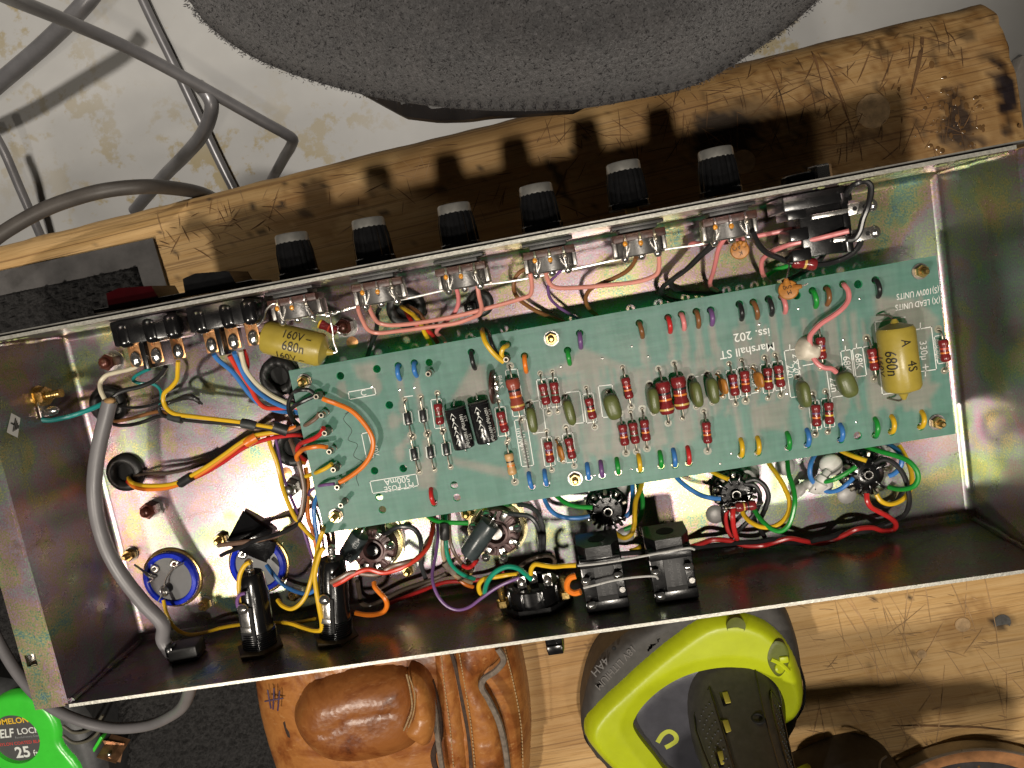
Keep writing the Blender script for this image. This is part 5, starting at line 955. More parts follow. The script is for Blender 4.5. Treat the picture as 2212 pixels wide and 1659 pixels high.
# ------------------------------------------------------------------ hook-up wires: colour, radius in mm, points (x, y, height in mm), label
def wire(c, r, pts, label, cat='wire', name=None, n=9):
    z = 20; P = []
    for tok in pts.split():
        v = [float(q_) for q_ in tok.split(',')]; z = v[2] if len(v) > 2 else z
        q_ = at(v[0], v[1], z / 1000)
        if z > 12 and PX0 - .002 < q_[0] < PX1 and PY0 < q_[1] < PY1 + .001: q_ = at(v[0], v[1], (z + 10.2) / 1000)
        P.append(q_)
    return MB().tube(P, r / 1000, n, sub=6).build(name or 'hookup_wire', WIRE[c] if isinstance(c, str) else c, None, label, cat)
def sleeve(pts, r, c=None, label='', name='wire_sleeve'):
    P = [at(x, y, z / 1000) for x, y, z in pts]; return MB().tube(P, r / 1000, 12, sub=3).build(name, c or SLEEVE, None, label, 'sleeve')
WL = [
 ('pink', 1.05, '773,664,42 775,672,40 783,692,34 795,712,30 812,719,28 861,715,28 930,706,28 985,698,28 1020,686,30 1036,678,33 1040,664,36 1035,640,40 1031,616,42', 'lower of two long pink wires, second pot left lug to third pot'),
 ('pink', 1.05, '797,660,42 799,668,40 808,686,36 818,697,33 838,702,32 873,701,32 930,693,32 1002,679,32 1070,661,32 1126,645,33 1144,638,34 1149,624,37 1147,600,41 1145,590,42', 'upper long pink wire, second pot to fourth pot left lug'),
 ('rose', 1.05, '985,620,42 990,640,37 989,660,32 980,678,28 958,700,22 945,712,18 944,720,14 957,732,10 966,745,8', 'rosy wire dropping from the third pot under the board edge'),
 ('pink', 1.05, '1178,583,43 1182,600,39 1188,613,37 1200,621,36 1250,621,35 1310,616,35 1374,609,36 1405,600,37 1420,590,38 1424,570,40 1422,545,43', 'pink wire bridging the fourth and fifth pots'),
 ('purple', .75, '1213,583,43 1202,594,40 1190,607,36 1184,622,31 1188,643,26 1203,660,20 1225,675,15 1250,689,9 1262,696,8', 'purple wire from the fourth pot to the board edge'),
 ('brown', 1.05, '1137,580,30 1122,589,28 1112,604,26 1110,626,24 1120,645,21 1145,664,16 1176,680,12 1210,693,8 1225,700,8', 'brown wire looping left of the purple wire to the board'),
 ('brown', 1.05, '1374,556,43 1368,570,40 1352,587,36 1324,602,32 1295,614,28 1274,626,24 1265,645,19 1272,666,13 1290,683,8 1300,692,8', 'dark brown wire from the fifth pot middle lug'),
 ('rose', 1.1, '1583,503,44 1565,516,41 1553,535,37 1546,565,30 1540,590,22 1534,608,15 1536,620,10 1550,629,8', 'rosy wire from the sixth pot middle lug down to the board'),
 ('rose', 1.1, '1712,494,30 1680,501,27 1640,509,24 1600,517,22 1565,524,20 1520,527,18 1495,526,15 1488,533,10', 'rosy wire passing behind the sixth pot to the socket'),
 ('rose', 1.15, '1834,499,47 1800,507,44 1763,516,42 1715,526,38 1684,536,34 1660,548,28 1646,563,22 1646,585,15 1652,600,10 1662,612,8', 'rosy wire soldered to the lower socket contact'),
 ('black', 1.2, '1552,516,36 1535,530,34 1512,552,30 1480,584,24 1450,605,20 1432,620,16 1428,634,12 1444,646,8 1475,652,8', 'black wire from the sixth pot making the outer bend'),
 ('black', 1.2, '1556,520,30 1520,548,26 1488,578,22 1462,596,17 1450,610,14 1453,622,11 1475,631,9 1515,634,8 1560,634,8', 'black wire from the sixth pot making the inner bend'),
 ('black', 1.35, '1624,499,44 1630,512,42 1640,530,38 1658,547,34 1682,557,32 1704,566,30 1712,566,30', 'thick black wire from the sixth pot to the hanging resistor'),
 ('black', 1.35, '1762,572,30 1785,570,30 1813,562,30 1838,550,32 1855,532,34 1862,512,36', 'thick black wire from the hanging resistor to the socket'),
 ('black', 1.35, '1824,442,40 1826,425,42 1836,408,46 1851,396,50 1868,392,50 1880,400,50 1881,420,50 1874,448,50 1864,474,49 1857,500,48 1846,516,47 1832,519,46', 'thick black loop joining the two socket contacts'),
 ('green', 1.15, '1786,536,18 1770,546,16 1737,560,14 1700,575,12 1672,584,10 1655,596,8', 'bright green wire below the input socket'),
 ('black', 1.2, '1782,545,20 1770,562,18 1740,585,14 1712,600,10 1690,610,8', 'black wire hidden under the hanging resistor'),
 ('black', 1.15, '820,666,26 816,676,22 815,695,18 812,720,14 802,745,10 792,775,8', 'black wire from the second pot can to the board'),
 ('yellow', 1.15, '868,663,3 876,668,14 895,682,20 909,700,20 918,720,16 930,742,10 936,754,8', 'yellow wire coming out of the front grommet'),
 ('brown', 1.0, '880,660,3 890,665,14 905,676,18 917,692,18 928,712,14 940,730,8', 'brown wire coming out of the front grommet'),
 ('red', 1.1, '874,668,3 882,682,14 893,698,18 910,706,18 930,720,14 945,740,8', 'red wire coming out of the front grommet'),
 ('yellow', 1.2, '1042,712,12 1043,722,22 1048,738,25 1060,756,25 1075,772,24 1088,782,23', 'yellow wire bent over the top board edge to the pin'),
 ('yellow', 1.2, '1096,744,14 1095,747,20 1087,752,23 1083,764,23 1088,776,22', 'short yellow wire hooking from a board hole to the pin'),
 ('black', 1.0, '1048,711,12 1055,718,20 1060,735,22 1068,755,22 1080,770,20 1088,780,20', 'black wire beside the yellow wire over the board edge'),
 ('cream', 1.1, '297,790,42 285,796,41 253,804,36 228,812,34 217,826,34 217,842,36 226,862,37', 'cream wire curling from the mains cord to the red switch'),
 ('black', 1.15, '358,792,42 350,806,40 330,824,37 300,836,36 273,842,36 255,849,36 241,861,36', 'black wire from the mains cord to the red switch'),
 ('teal', .85, '323,797,32 305,805,30 290,815,28 289,823,26 305,828,25 332,830,22 345,840,20 349,858,16 345,880,14', 'thin teal wire looping under the red switch'),
 ('yellow', 1.15, '385,780,36 384,800,34 382,820,30 370,836,28 355,850,26 353,866,25 360,882,25 375,893,25 420,900,24 471,906,23 520,912,22 560,919,21 598,925,20', 'yellow wire from the red switch into the harness'),
 ('black', .9, '432,871,24 420,860,27 408,858,26 378,866,24 352,873,23 344,882,22 350,896,22 370,903,23 430,911,23 521,918,22 600,930,20', 'black wire with a cut shrouded end beside the yellow wire'),
 ('teal', 1.3, '52,889,34 64,892,34 80,904,32 105,908,30 135,903,28 161,896,26 190,886,26 218,874,28 230,868,32', 'teal earth wire to the brass stud on the left wall'),
 ('brown', 1.0, '238,896,4 246,909,10 270,907,14 298,900,16 330,891,18 350,889,20 368,897,21', 'brown wire from the cord grommet to the grey sleeve'),
 ('black', 1.0, '236,902,4 248,917,9 280,918,12 310,911,14 340,900,16 360,899,19 372,902,20', 'black wire from the cord grommet to the grey sleeve'),
 ('black', .8, '250,876,4 275,880,10 300,880,12 330,874,14 350,864,16 352,850,18', 'thin black wire crossing from the cord grommet'),
 ('blue', 1.2, '462,765,36 470,776,34 501,802,28 520,826,24 538,850,21 560,872,18 590,885,14 625,891,9 650,892,8', 'left of two blue wires from the black rocker switch'),
 ('scarlet', 1.2, '496,768,34 510,792,31 530,820,26 545,845,22 556,866,19 572,880,17 598,882,14 625,880,10 645,882,8', 'red wire among the blue wires of the black switch'),
 ('blue', 1.2, '506,762,38 514,780,34 530,814,30 548,838,26 575,860,20 605,876,14 640,886,8', 'right of two blue wires from the black rocker switch'),
 ('cream', 1.2, '520,758,40 523,772,38 530,796,34 545,818,30 565,838,25 590,856,19 625,872,12 645,880,8', 'cream wire from the black rocker switch to the board'),
 ('red', 1.1, '527,757,36 533,775,33 534,795,29 528,810,25', 'short red wire tucked behind the cream wire'),
 ('orange', 1.25, '697,861,23 707,865,23 724,871,22 759,887,22 786,914,22 803,942,22 806,962,22 800,984,22 786,1005,22 765,1023,22 745,1036,22 733,1042,22', 'long orange wire arcing over the left of the board between two pins'),
 ('black', 1.1, '678,850,22 668,843,22 650,842,22 632,852,22 624,868,21 624,888,19 632,905,15 645,918,9', 'black wire looping up over the left board corner to the top pin'),
 ('black', 1.1, '679,856,21 665,862,21 645,872,20 630,886,18 630,904,15 640,918,10', 'second black wire at the top pin, lying flatter'),
 ('taupe', 1.05, '690,892,23 684,902,22 668,914,21 650,922,20 632,929,18 612,931,18 596,930,18', 'taupe wire from the second pin into the harness'),
 ('red', 1.2, '699,924,24 693,936,22 680,946,21 662,953,20 648,960,19 642,972,16 648,985,12 660,995,8', 'red wire from the third pin curling off the board edge'),
 ('orange', 1.2, '706,966,23 690,964,21 668,967,20 650,974,19 641,985,17 645,996,13 658,1000,8', 'orange wire from the fourth pin curling off the board edge'),
 ('yellow', 1.1, '717,1002,22 706,1010,21 690,1018,20 672,1025,19 660,1029,18', 'short yellow wire from the fifth pin to the board edge'),
 ('purple', .85, '722,1045,22 712,1046,21 697,1048,20 682,1053,18 670,1061,12 666,1072,8', 'purple wire from the sixth pin to the board edge'),
 ('yellow', 1.1, '278,1032,3 284,1041,9 300,1047,13 322,1049,16 355,1048,18 384,1042,20 405,1032,21 440,1012,22 484,982,23 520,956,23 545,942,22 580,935,20 610,934,19', 'yellow wire of the fan out from the left grommet'),
 ('orange', 1.15, '278,1036,3 286,1049,9 305,1056,12 330,1057,14 360,1054,16 388,1046,18 412,1035,19 450,1012,20 495,980,21 530,955,21 560,941,20 600,933,19 640,922,18', 'orange wire from the left grommet running to the board'),
 ('red', 1.1, '276,1040,3 284,1047,7 300,1054,10 330,1053,12 380,1045,14 430,1028,16 480,1000,18 530,966,19 580,948,18 630,940,16 655,940,10', 'red wire under the orange wire from the left grommet'),
 ('umber', .8, '290,1028,3 310,1024,8 340,1022,10 372,1021,11 410,1012,12 450,999,12 500,976,12 560,945,14', 'thin dark strand standing in for a shadow by the left grommet'),  # added dark tube following what is mostly shadow on the chassis floor
 ('taupe', 1.1, '620,930,16 600,936,16 560,928,18 520,922,20 480,916,20', 'taupe wire running back along the yellow and black harness'),
 ('yellow', 1.15, '580,944,17 584,962,14 596,993,12 604,1023,11 611,1055,12 622,1085,13 634,1112,14 646,1130,15 662,1148,16 678,1165,18', 'yellow wire bending down past the left board edge'),
 ('purple', .75, '594,940,14 598,960,11 606,1000,9 614,1035,9 628,1073,10 638,1097,11 650,1130,12 660,1160,12 668,1184,11 676,1206,9', 'thin purple wire running down beside the yellow wire'),
 ('taupe', 1.3, '628,950,8 634,966,12 644,995,14 652,1025,14 657,1055,14 654,1090,14 648,1116,14 630,1136,15 604,1154,17 560,1166,18 520,1172,17 487,1176,15 472,1178,14', 'taupe wire from the lower grommet to the tape covered capacitor'),
 ('black', 1.1, '645,990,8 650,1015,11 650,1040,12 658,1070,13 655,1100,13 645,1128,15 620,1146,18 585,1158,20 556,1166,20 520,1182,17 487,1195,12 478,1200,9', 'black wire twisted with the taupe wire to the capacitor'),
 ('blue', 1.15, '690,1060,8 682,1078,10 678,1100,12 680,1130,12 685,1160,12 690,1200,12 691,1240,11 684,1270,10 665,1282,10 640,1278,10 610,1262,9 590,1240,9 575,1220,8', 'blue wire running down then back to the tape covered capacitor'),
 ('orange', 1.2, '660,1010,6 666,1050,8 664,1085,9 666,1120,10 676,1150,10 686,1200,10 692,1250,10 695,1290,9 700,1325,8', 'orange wire going down behind the second fuse holder'),
 ('yellow', 1.15, '712,1128,8 704,1136,14 696,1150,24 686,1185,30 680,1220,34 672,1252,36 660,1288,36 645,1307,36 628,1315,35 610,1308,33 600,1296,30', 'yellow wire curving between the two fuse holders'),
 ('yellow', 1.2, '700,1183,42 694,1190,42 686,1212,42 680,1242,42 683,1275,42 689,1310,42 695,1345,41 694,1360,40 680,1362,38 656,1356,34 630,1347,30 612,1344,26', 'yellow wire with a sharp bend from the second fuse holder tip'),
 ('yellow', 1.2, '540,1214,40 530,1220,40 519,1240,40 516,1268,40 521,1298,40 530,1325,40 538,1345,39', 'yellow wire down the left side of the first fuse holder'),
 ('yellow', 1.0, '353,1296,8 356,1310,9 362,1330,10 380,1358,10 405,1370,10 440,1367,12 479,1356,14 530,1348,14 580,1346,14 640,1345,14 685,1336,16', 'long yellow wire low along the back wall from the blue capacitor'),
 ('purple', .9, '530,1281,44 520,1284,44 513,1294,43 514,1310,42 522,1320,41', 'small purple loop at the first fuse holder lug'),
 ('yellow', 1.15, '1526,1013,8 1540,1020,12 1556,1028,16 1573,1035,19', 'short yellow wire from the board to the middle black socket'),
 ('yellow', 1.2, '1655,990,8 1663,1004,12 1678,1025,18 1694,1052,23 1705,1080,26 1704,1104,27 1692,1124,27 1672,1137,27 1645,1138,25 1622,1128,22 1608,1114,18 1603,1104,16', 'yellow loop from the board round to the middle black socket'),
 ('green', 1.2, '1700,985,8 1701,1000,13 1704,1024,20 1713,1052,26 1717,1080,30 1712,1112,31 1702,1136,31 1686,1147,30 1668,1143,28 1648,1127,24 1636,1112,20 1629,1100,17', 'green loop outside the yellow loop at the middle black socket'),
 ('blue', 1.2, '1763,978,8 1756,990,12 1750,1008,15 1750,1028,15 1758,1044,13', 'blue wire dropping from the board into the white silicone'),
 ('blue', 1.15, '1775,1057,13 1790,1062,15 1812,1058,18 1830,1045,19 1842,1033,18', 'short blue wire from the silicone to the right black socket'),
 ('green', 1.15, '1770,1042,13 1786,1040,16 1806,1034,19 1828,1022,20 1849,1008,20', 'short green wire from the silicone to the right black socket'),
 ('yellow', 1.2, '1810,970,8 1826,978,12 1848,987,17 1872,995,20', 'short yellow wire to the top of the right black socket'),
 ('green', 1.25, '1862,962,8 1880,968,12 1908,977,18 1940,986,23 1965,998,27 1981,1018,29 1983,1036,29 1974,1050,28 1955,1056,25 1935,1056,21 1920,1052,18', 'big green loop at the far right end of the board'),
 ('blue', 1.2, '1912,956,8 1926,963,13 1942,977,18 1948,994,20 1943,1012,20 1930,1024,18 1920,1028,17', 'blue wire hooking into the right black socket'),
 ('yellow', 1.2, '1942,962,6 1955,985,9 1966,1010,12 1970,1035,14 1964,1062,16 1946,1081,17 1922,1089,18 1903,1082,18 1893,1068,17', 'yellow loop inside the green loop at the right socket'),
 ('red', 1.3, '1872,1066,19 1873,1080,20 1880,1094,20 1900,1106,18 1922,1118,16 1935,1132,14 1930,1144,12 1908,1147,12 1885,1140,14 1850,1143,16 1822,1156,14 1796,1168,12 1765,1174,12 1735,1168,14 1705,1163,15 1670,1172,14 1648,1178,12 1610,1178,12 1575,1168,13 1540,1166,14 1515,1174,12 1490,1182,10', 'red wire of the twisted pair along the back wall'),
 ('black', 1.3, '1920,1128,10 1896,1138,12 1872,1147,14 1846,1150,13 1822,1150,12 1796,1160,14 1765,1166,14 1735,1174,12 1705,1172,12 1670,1165,14 1640,1170,14 1600,1172,14 1560,1176,12 1520,1180,12 1470,1188,12 1400,1192,12 1340,1196,12', 'black wire of the twisted pair along the back wall'),
 ('black', 1.25, '1890,1000,15 1912,992,18 1935,1004,20 1952,1026,21 1961,1055,21 1964,1085,20 1956,1108,17 1935,1124,13 1910,1134,11', 'black wire arching from the right black socket to the pair'),
 ('black', 1.2, '1872,1050,10 1880,1085,8 1905,1095,7 1935,1085,7 1950,1060,7', 'low black wire under the right black socket'),
 ('red', 1.3, '1584,1096,16 1583,1112,18 1584,1132,17 1588,1152,15 1594,1170,12', 'red wire dropping from the middle black socket'),
 ('red', 1.1, '1572,1100,10 1568,1120,9 1572,1144,9 1582,1164,10', 'darker red wire behind the red one at the middle socket'),
 ('black', 1.25, '1612,1040,15 1632,1036,17 1652,1050,18 1660,1072,18 1654,1096,17 1644,1120,15 1642,1142,12 1652,1160,10', 'outer black loop at the middle black socket'),
 ('black', 1.2, '1608,1046,13 1628,1048,14 1640,1064,14 1640,1086,13 1632,1106,12 1612,1130,10 1590,1150,9', 'inner black loop at the middle black socket'),
 ('blue', 1.2, '1172,1066,8 1176,1078,10 1188,1100,13 1205,1113,15 1230,1119,17 1258,1118,18 1274,1115,18', 'blue wire curving from the board to the left black socket'),
 ('green', 1.2, '1192,1062,8 1204,1073,10 1222,1086,14 1246,1094,17 1280,1096,18', 'green wire from the board to the left black socket'),
 ('yellow', 1.25, '1388,1036,8 1383,1056,14 1374,1080,20 1371,1106,24 1370,1134,26 1363,1154,26 1350,1162,26 1336,1156,23 1327,1148,20', 'yellow wire bent round the left black socket'),
 ('blue', 1.2, '1366,1040,8 1367,1060,12 1366,1085,15 1362,1105,16 1352,1116,16', 'blue wire behind the yellow one at the left black socket'),
 ('green', 1.2, '1380,1048,8 1387,1072,11 1388,1096,13 1382,1118,14 1366,1136,13 1348,1144,13', 'green wire outermost at the left black socket'),
 ('blue', 1.25, '1456,1024,8 1466,1036,11 1486,1053,15 1515,1070,18 1540,1076,19 1556,1077,19', 'blue wire from the board to the middle black socket'),
 ('darkgrey', 1.25, '1120,1090,10 1140,1093,14 1160,1106,17 1171,1130,18 1175,1158,16 1174,1188,11', 'outer charcoal wire arching right of the grey centred socket'),
 ('darkgrey', 1.25, '1098,1110,15 1120,1112,17 1144,1116,18 1160,1134,18 1166,1160,16 1166,1190,10', 'inner charcoal wire arching right of the grey centred socket'),
 ('darkgrey', 1.3, '836,1152,18 848,1144,20 868,1137,22 892,1141,22 905,1156,21 910,1180,18 909,1211,14 914,1234,10 920,1250,7', 'charcoal wire arching from the open centred socket'),
 ('black', 1.2, '828,1125,8 828,1140,12 830,1154,16', 'short black wire from the board to the open centred socket'),
 ('green', 1.2, '918,1108,8 928,1118,14 944,1126,18 975,1129,20 1012,1130,20', 'green wire from the board edge to the grey centred socket'),
 ('yellow', 1.2, '1048,1092,8 1048,1100,12 1047,1112,16', 'short yellow wire end behind the grey centred socket'),
 ('yellow', 1.2, '1385,1180,10 1375,1186,10 1360,1190,10', 'yellow wire end between the speaker jacks'),
 ('scarlet', 1.2, '938,1114,8 937,1126,14 933,1148,24 926,1178,34 908,1200,40 884,1218,44 858,1230,46 826,1237,47 795,1230,48 765,1240,48 740,1255,48 722,1264,47', 'scarlet wire of the twisted pair to the second fuse holder'),
 ('taupe', 1.2, '932,1116,8 934,1130,12 936,1150,20 922,1172,32 908,1205,38 880,1214,44 850,1222,46 815,1240,46 790,1240,47 760,1236,48 735,1248,48 715,1258,47', 'taupe wire twisted with the scarlet wire'),
 ('purple', .85, '944,1120,8 945,1135,14 946,1160,22 941,1200,28 934,1236,34 936,1262,38 948,1290,40 966,1309,41 988,1317,42 1012,1312,44 1040,1292,47 1075,1268,49 1105,1254,50 1122,1248,50', 'long purple wire sweeping to the round selector'),
 ('seagreen', 1.15, '963,1108,8 963,1130,14 963,1166,18 967,1200,18 980,1226,16 1002,1242,14 1026,1251,12', 'sea green wire of the sleeved harness'),
 ('beige', 1.15, '956,1108,8 956,1130,12 956,1166,16 958,1203,16 972,1232,14 995,1250,12 1020,1259,10', 'beige wire of the sleeved harness'),
 ('taupe', 1.1, '970,1108,6 971,1150,10 974,1175,12 985,1200,12 1000,1220,10 1020,1235,8', 'taupe wire behind the sleeved harness'),
 ('orange', 1.1, '968,1185,12 972,1215,12 985,1245,12 1005,1262,12 1022,1268,10', 'orange wire peeping from the sleeved harness'),
 ('red', 1.2, '1000,1222,12 1012,1226,14 1024,1218,15 1031,1208,16', 'short dark red wire under the slate resistor'),
 ('seagreen', 1.2, '1047,1282,46 1049,1268,50 1056,1252,54 1072,1234,56 1095,1224,56 1117,1227,54 1135,1240,51 1147,1251,49', 'sea green hoop over to the round selector'),
 ('yellow', 1.15, '1043,1286,44 1036,1278,46 1035,1262,48 1046,1250,48 1070,1246,46 1095,1242,46 1118,1240,48', 'yellow wire curling behind the sea green hoop'),
 ('yellow', 1.15, '1147,1240,50 1148,1228,52 1156,1219,53 1172,1221,53 1196,1224,52 1220,1222,50 1244,1221,50', 'yellow wire from the selector to the left speaker jack'),
 ('umber', 1.0, '1122,1225,36 1140,1212,40 1165,1202,42 1186,1200,42 1198,1208,42 1196,1226,44', 'dark wire arching over the round selector'),
 ('orange', 1.3, '808,1258,30 810,1268,32 820,1280,33 831,1292,34 836,1305,33 830,1320,31 812,1327,29 790,1328,28 768,1324,26', 'orange wire looping below the open centred socket'),
 ('orange', 1.5, '1244,1244,50 1232,1248,50 1225,1260,49 1227,1274,48 1240,1281,48 1254,1278,49', 'fat orange wire bulging at the left speaker jack'),
 ('umber', 1.2, '772,1255,18 776,1280,14 782,1304,12 800,1308,10 830,1294,10 870,1274,10 911,1260,10 950,1246,12 964,1238,13', 'dark brown wire low along the back wall'),
 ('red', 1.1, '830,1308,6 870,1292,6 911,1276,7 960,1258,8 1010,1255,8 1050,1250,8 1090,1235,8', 'dull red wire lying low behind the purple sweep'),
 ('rose', 1.2, '1822,613,13 1824,616,18 1832,628,20 1833,646,21 1822,664,22 1800,682,22 1775,698,22 1760,712,22 1750,726,22 1750,745,22 1755,768,22 1765,784,23 1780,794,24 1796,796,24 1806,804,23', 'thick rosy wire crossing the board through the cream silicone'),
]
for w_ in WL: wire(*w_)
# sleeves and cut ends on the harnesses
sleeve([(367, 898, 23), (378, 901, 23.5), (394, 905, 24)], 2.5, label='grey sleeve nearest the mains cord')
sleeve([(523, 914, 22), (536, 916, 22), (552, 921, 21)], 2.6, label='grey sleeve in the middle of the black and yellow harness')
sleeve([(590, 921, 20), (605, 926, 19), (621, 931, 18)], 3.0, BLACKR, 'wide black sleeve where the harness meets the board')
sleeve([(390, 1044, 19), (401, 1037, 20), (414, 1029, 21)], 2.5, BLACKR, 'black sleeve on the orange harness by the left grommet')
sleeve([(532, 957, 22), (541, 951, 22), (553, 944, 21)], 2.6, WIRE['orange'], 'bright orange sleeve on the harness')
sleeve([(961, 1132, 20), (961, 1145, 21), (961, 1162, 20)], 2.6, BLACKR, 'black fabric sleeve on the harness below the board edge')
sleeve([(960, 1214, 17), (970, 1226, 16), (982, 1238, 15)], 1.9, WELT, 'frayed tan cloth tie on the lower harness')
MB().tube([at(x, y, z) for x, y, z in ((388, 863, .024), (400, 858, .026), (412, 858, .027), (426, 864, .026), (437, 873, .024))], [.0010, .0016, .0016, .0013, .0006], 9).build('shrink_cap', BLACKR, None, 'black shrouded wire stub sticking out above the harness', 'sleeve')
# the grey mains cord: a ribbed sheath inside the chassis, through the bush and round under the chassis
def cord(pts, r, label, mt, rib=26):
    P = smooth_path(pts, 8); vs_ = []; F = []; n = rib * 2; T_ = [unit(P[min(i + 1, len(P) - 1)] - P[max(i - 1, 0)]) for i in range(len(P))]; nrm = unit(np.cross(T_[0], (0, 0, 1)))
    for p, t in zip(P, T_):
        nrm = unit(nrm - t * np.dot(nrm, t)); b = np.cross(t, nrm)
        for k in range(n): a = 2 * math.pi * k / n; rr = r * (1 if k % 2 else .965); vs_.append(p + (nrm * math.cos(a) + b * math.sin(a)) * rr)
    for j in range(len(P) - 1):
        for k in range(n): F.append([j * n + k, j * n + (k + 1) % n, (j + 1) * n + (k + 1) % n, (j + 1) * n + k])
    F.append(list(range(n))[::-1]); F.append([(len(P) - 1) * n + k for k in range(n)])
    return MB().add(vs_, F).build('mains_cord', mt, None, label, 'cord', ang=60)
ex = at(395, 1400, .0); cx = aty(398, 1408, -LY)[0]
cord([at(x, y, z) for x, y, z in ((237, 868, .036), (229, 900, .037), (218, 945, .038), (208, 1000, .039), (204, 1055, .040), (209, 1110, .040), (220, 1155, .040), (238, 1200, .039), (268, 1250, .038), (310, 1303, .036), (352, 1350, .034))] + [V((cx - .004, -LY + .012, .032)), V((cx, -LY, .031)), V((cx + .001, -LY - .010, .026))] + [at(x, y, z) for x, y, z in ((404, 1508, -.010), (378, 1540, -.035), (318, 1567, -.05), (240, 1572, -.055), (165, 1554, -.055), (100, 1520, -.058), (50, 1470, -.062), (10, 1410, -.066), (-30, 1330, -.07), (-90, 1200, -.08))], .0036, 'thick ribbed grey mains cord with a cut end, looping out under the chassis', CORD)
MB().sphere(at(237, 866, .0375), .0030, (1, .6, .8), 10).build('cord_filler', mat('tan_filler', (.34, .20, .08), .8, 0, .4, 600), None, 'tan fibre filler at the cut end of the mains cord', 'filler')
cord([at(x, y, z) for x, y, z in ((-60, 560, -.10), (-10, 515, -.10), (30, 488, -.10), (90, 455, -.10), (149, 432, -.10), (230, 411, -.10), (312, 403, -.11), (370, 406, -.13), (430, 416, -.16), (480, 440, -.22))], .0049, 'dusky grey cable arching past the far left edge of the bench', mat('dusky_cable', (.080, .070, .062), .5, 0, .2, 60, .1), 14)
# ------------------------------------------------------------------ rubber edged mat under the left end
mt = thing('floor_mat', 'black carpet mat with a worn grey rubber border lying under the chassis', 'mat', (-.30, 0, BZ))
c1, c2 = at(335, 515, BZ)[:2], at(0, 587, BZ)[:2]; dx_ = unit(c2 - c1); dy_ = V((-dx_[1], dx_[0])); dy_ = dy_ if dy_[1] < 0 else -dy_
dy_ = unit(V((at(375, 650, BZ) - at(335, 515, BZ))[:2])); q0 = c1; Wd, Ld = .30, .46; bw = .0168
def mp(a, b): return q0 + dx_ * a + dy_ * b
o4 = [mp(0, 0), mp(Wd, 0), mp(Wd, Ld), mp(0, Ld)]; i4 = [mp(bw, bw), mp(Wd - bw, bw), mp(Wd - bw, Ld - bw), mp(bw, Ld - bw)]
mb = MB(); plate(mb, [tuple(p) for p in o4], [[tuple(p) for p in i4]], BZ - .0005, BZ + .0032); mb.build('rubber_border', RUBBERG, mt)
na, nb = 290, 450; A, B_ = np.meshgrid(np.linspace(bw - .001, Wd - bw + .001, na), np.linspace(bw - .001, Ld - bw + .001, nb), indexing='ij')
pp = np.stack([A.ravel(), B_.ravel()], 1); h = .0030 + .0075 * np.abs(vnoise(pp * [1.0, 1.7], 300, 61) - .5) * 2 + .0018 * vnoise(pp, 700, 62); ed = np.minimum.reduce([pp[:, 0] - bw, Wd - bw - pp[:, 0], pp[:, 1] - bw, Ld - bw - pp[:, 1]]); h *= np.clip(ed / .003 + .6 * vnoise(pp, 400, 63), .2, 1)
xy = q0 + pp[:, :1] * dx_ + pp[:, 1:] * dy_; ii = np.arange(na * nb).reshape(na, nb)
MB().add(np.c_[xy, BZ + h], np.stack([ii[:-1, :-1], ii[1:, :-1], ii[1:, 1:], ii[:-1, 1:]], -1).reshape(-1, 4).tolist()).build('carpet_pile', CARPET, mt, ang=180)

# ------------------------------------------------------------------ moulded leather pouch at the near side
lp = thing('leather_pouch', 'worn tan leather tool pouch with a bulging pocket and dark seams', 'tool pouch', at(830, 1560, BZ))
zt = -.088
def wrinkle(W, d): return .0012 * (vnoise(W, 34, 71) - .5) - .0010 * np.clip(1 - np.abs(vnoise(W * [.5, 1.3], 60, 73) - .5) * 16, 0, 1) + .0003 * (vnoise(W, 320, 72) - .5)
mb = MB(); puff(mb, Dpoly([(520, 1380), (1085, 1340), (1118, 1450), (1138, 1560), (1142, 1670), (1120, 1770), (900, 1800), (620, 1790), (575, 1680), (540, 1560), (526, 1450)], zt), zt - .022, .030, .040, .0030, skirt=BZ + .0005, hf=lambda W, d: wrinkle(W, d) + .006 * np.sin((W[:, 0] + .2) * 30)); mb.build('back_panel', LEATHER, lp)
mb = MB(); puff(mb, Dpoly([(700, 1462), (790, 1440), (880, 1452), (906, 1500), (918, 1560), (905, 1606), (860, 1632), (760, 1650), (700, 1640), (650, 1600), (628, 1548), (640, 1510), (662, 1478)], zt + .016), zt + .004, .026, .022, .0022, skirt=zt - .012, hf=wrinkle); pk = mb.build('pocket', LEATHERD, lp)
mb = MB(); puff(mb, Dpoly([(878, 1452), (912, 1470), (935, 1530), (935, 1585), (922, 1612), (890, 1596), (876, 1586), (874, 1570), (890, 1545), (884, 1500)], zt + .024), zt + .022, .009, .010, .0018, skirt=zt, hf=wrinkle); mb.build('pocket_flap', LEATHER, lp)
mb = MB(); puff(mb, Dpoly([(985, 1370), (1068, 1345), (1090, 1420), (1052, 1462), (1040, 1480), (1062, 1520), (1086, 1590), (1098, 1680), (1100, 1780), (1020, 1780), (1010, 1680), (994, 1560), (975, 1450)], zt + .012), zt - .002, .016, .014, .0022, skirt=zt - .02, hf=wrinkle); mb.build('side_gusset', LEATHER, lp)
mb = MB(); puff(mb, Dpoly([(936, 1390), (968, 1380), (985, 1460), (1002, 1570), (1014, 1680), (1016, 1780), (960, 1790), (952, 1690), (944, 1590), (934, 1500)], zt + .010), zt - .002, .012, .010, .0020, skirt=zt - .02, hf=wrinkle); mb.build('strap', LEATHER, lp)
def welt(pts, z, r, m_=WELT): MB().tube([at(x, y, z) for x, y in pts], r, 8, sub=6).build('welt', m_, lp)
CREASE = mat('crease_shade', (.035, .016, .008), .75, 0, .5, 250, .4)  # dark brown tubes paint in the crevice shade around the pocket
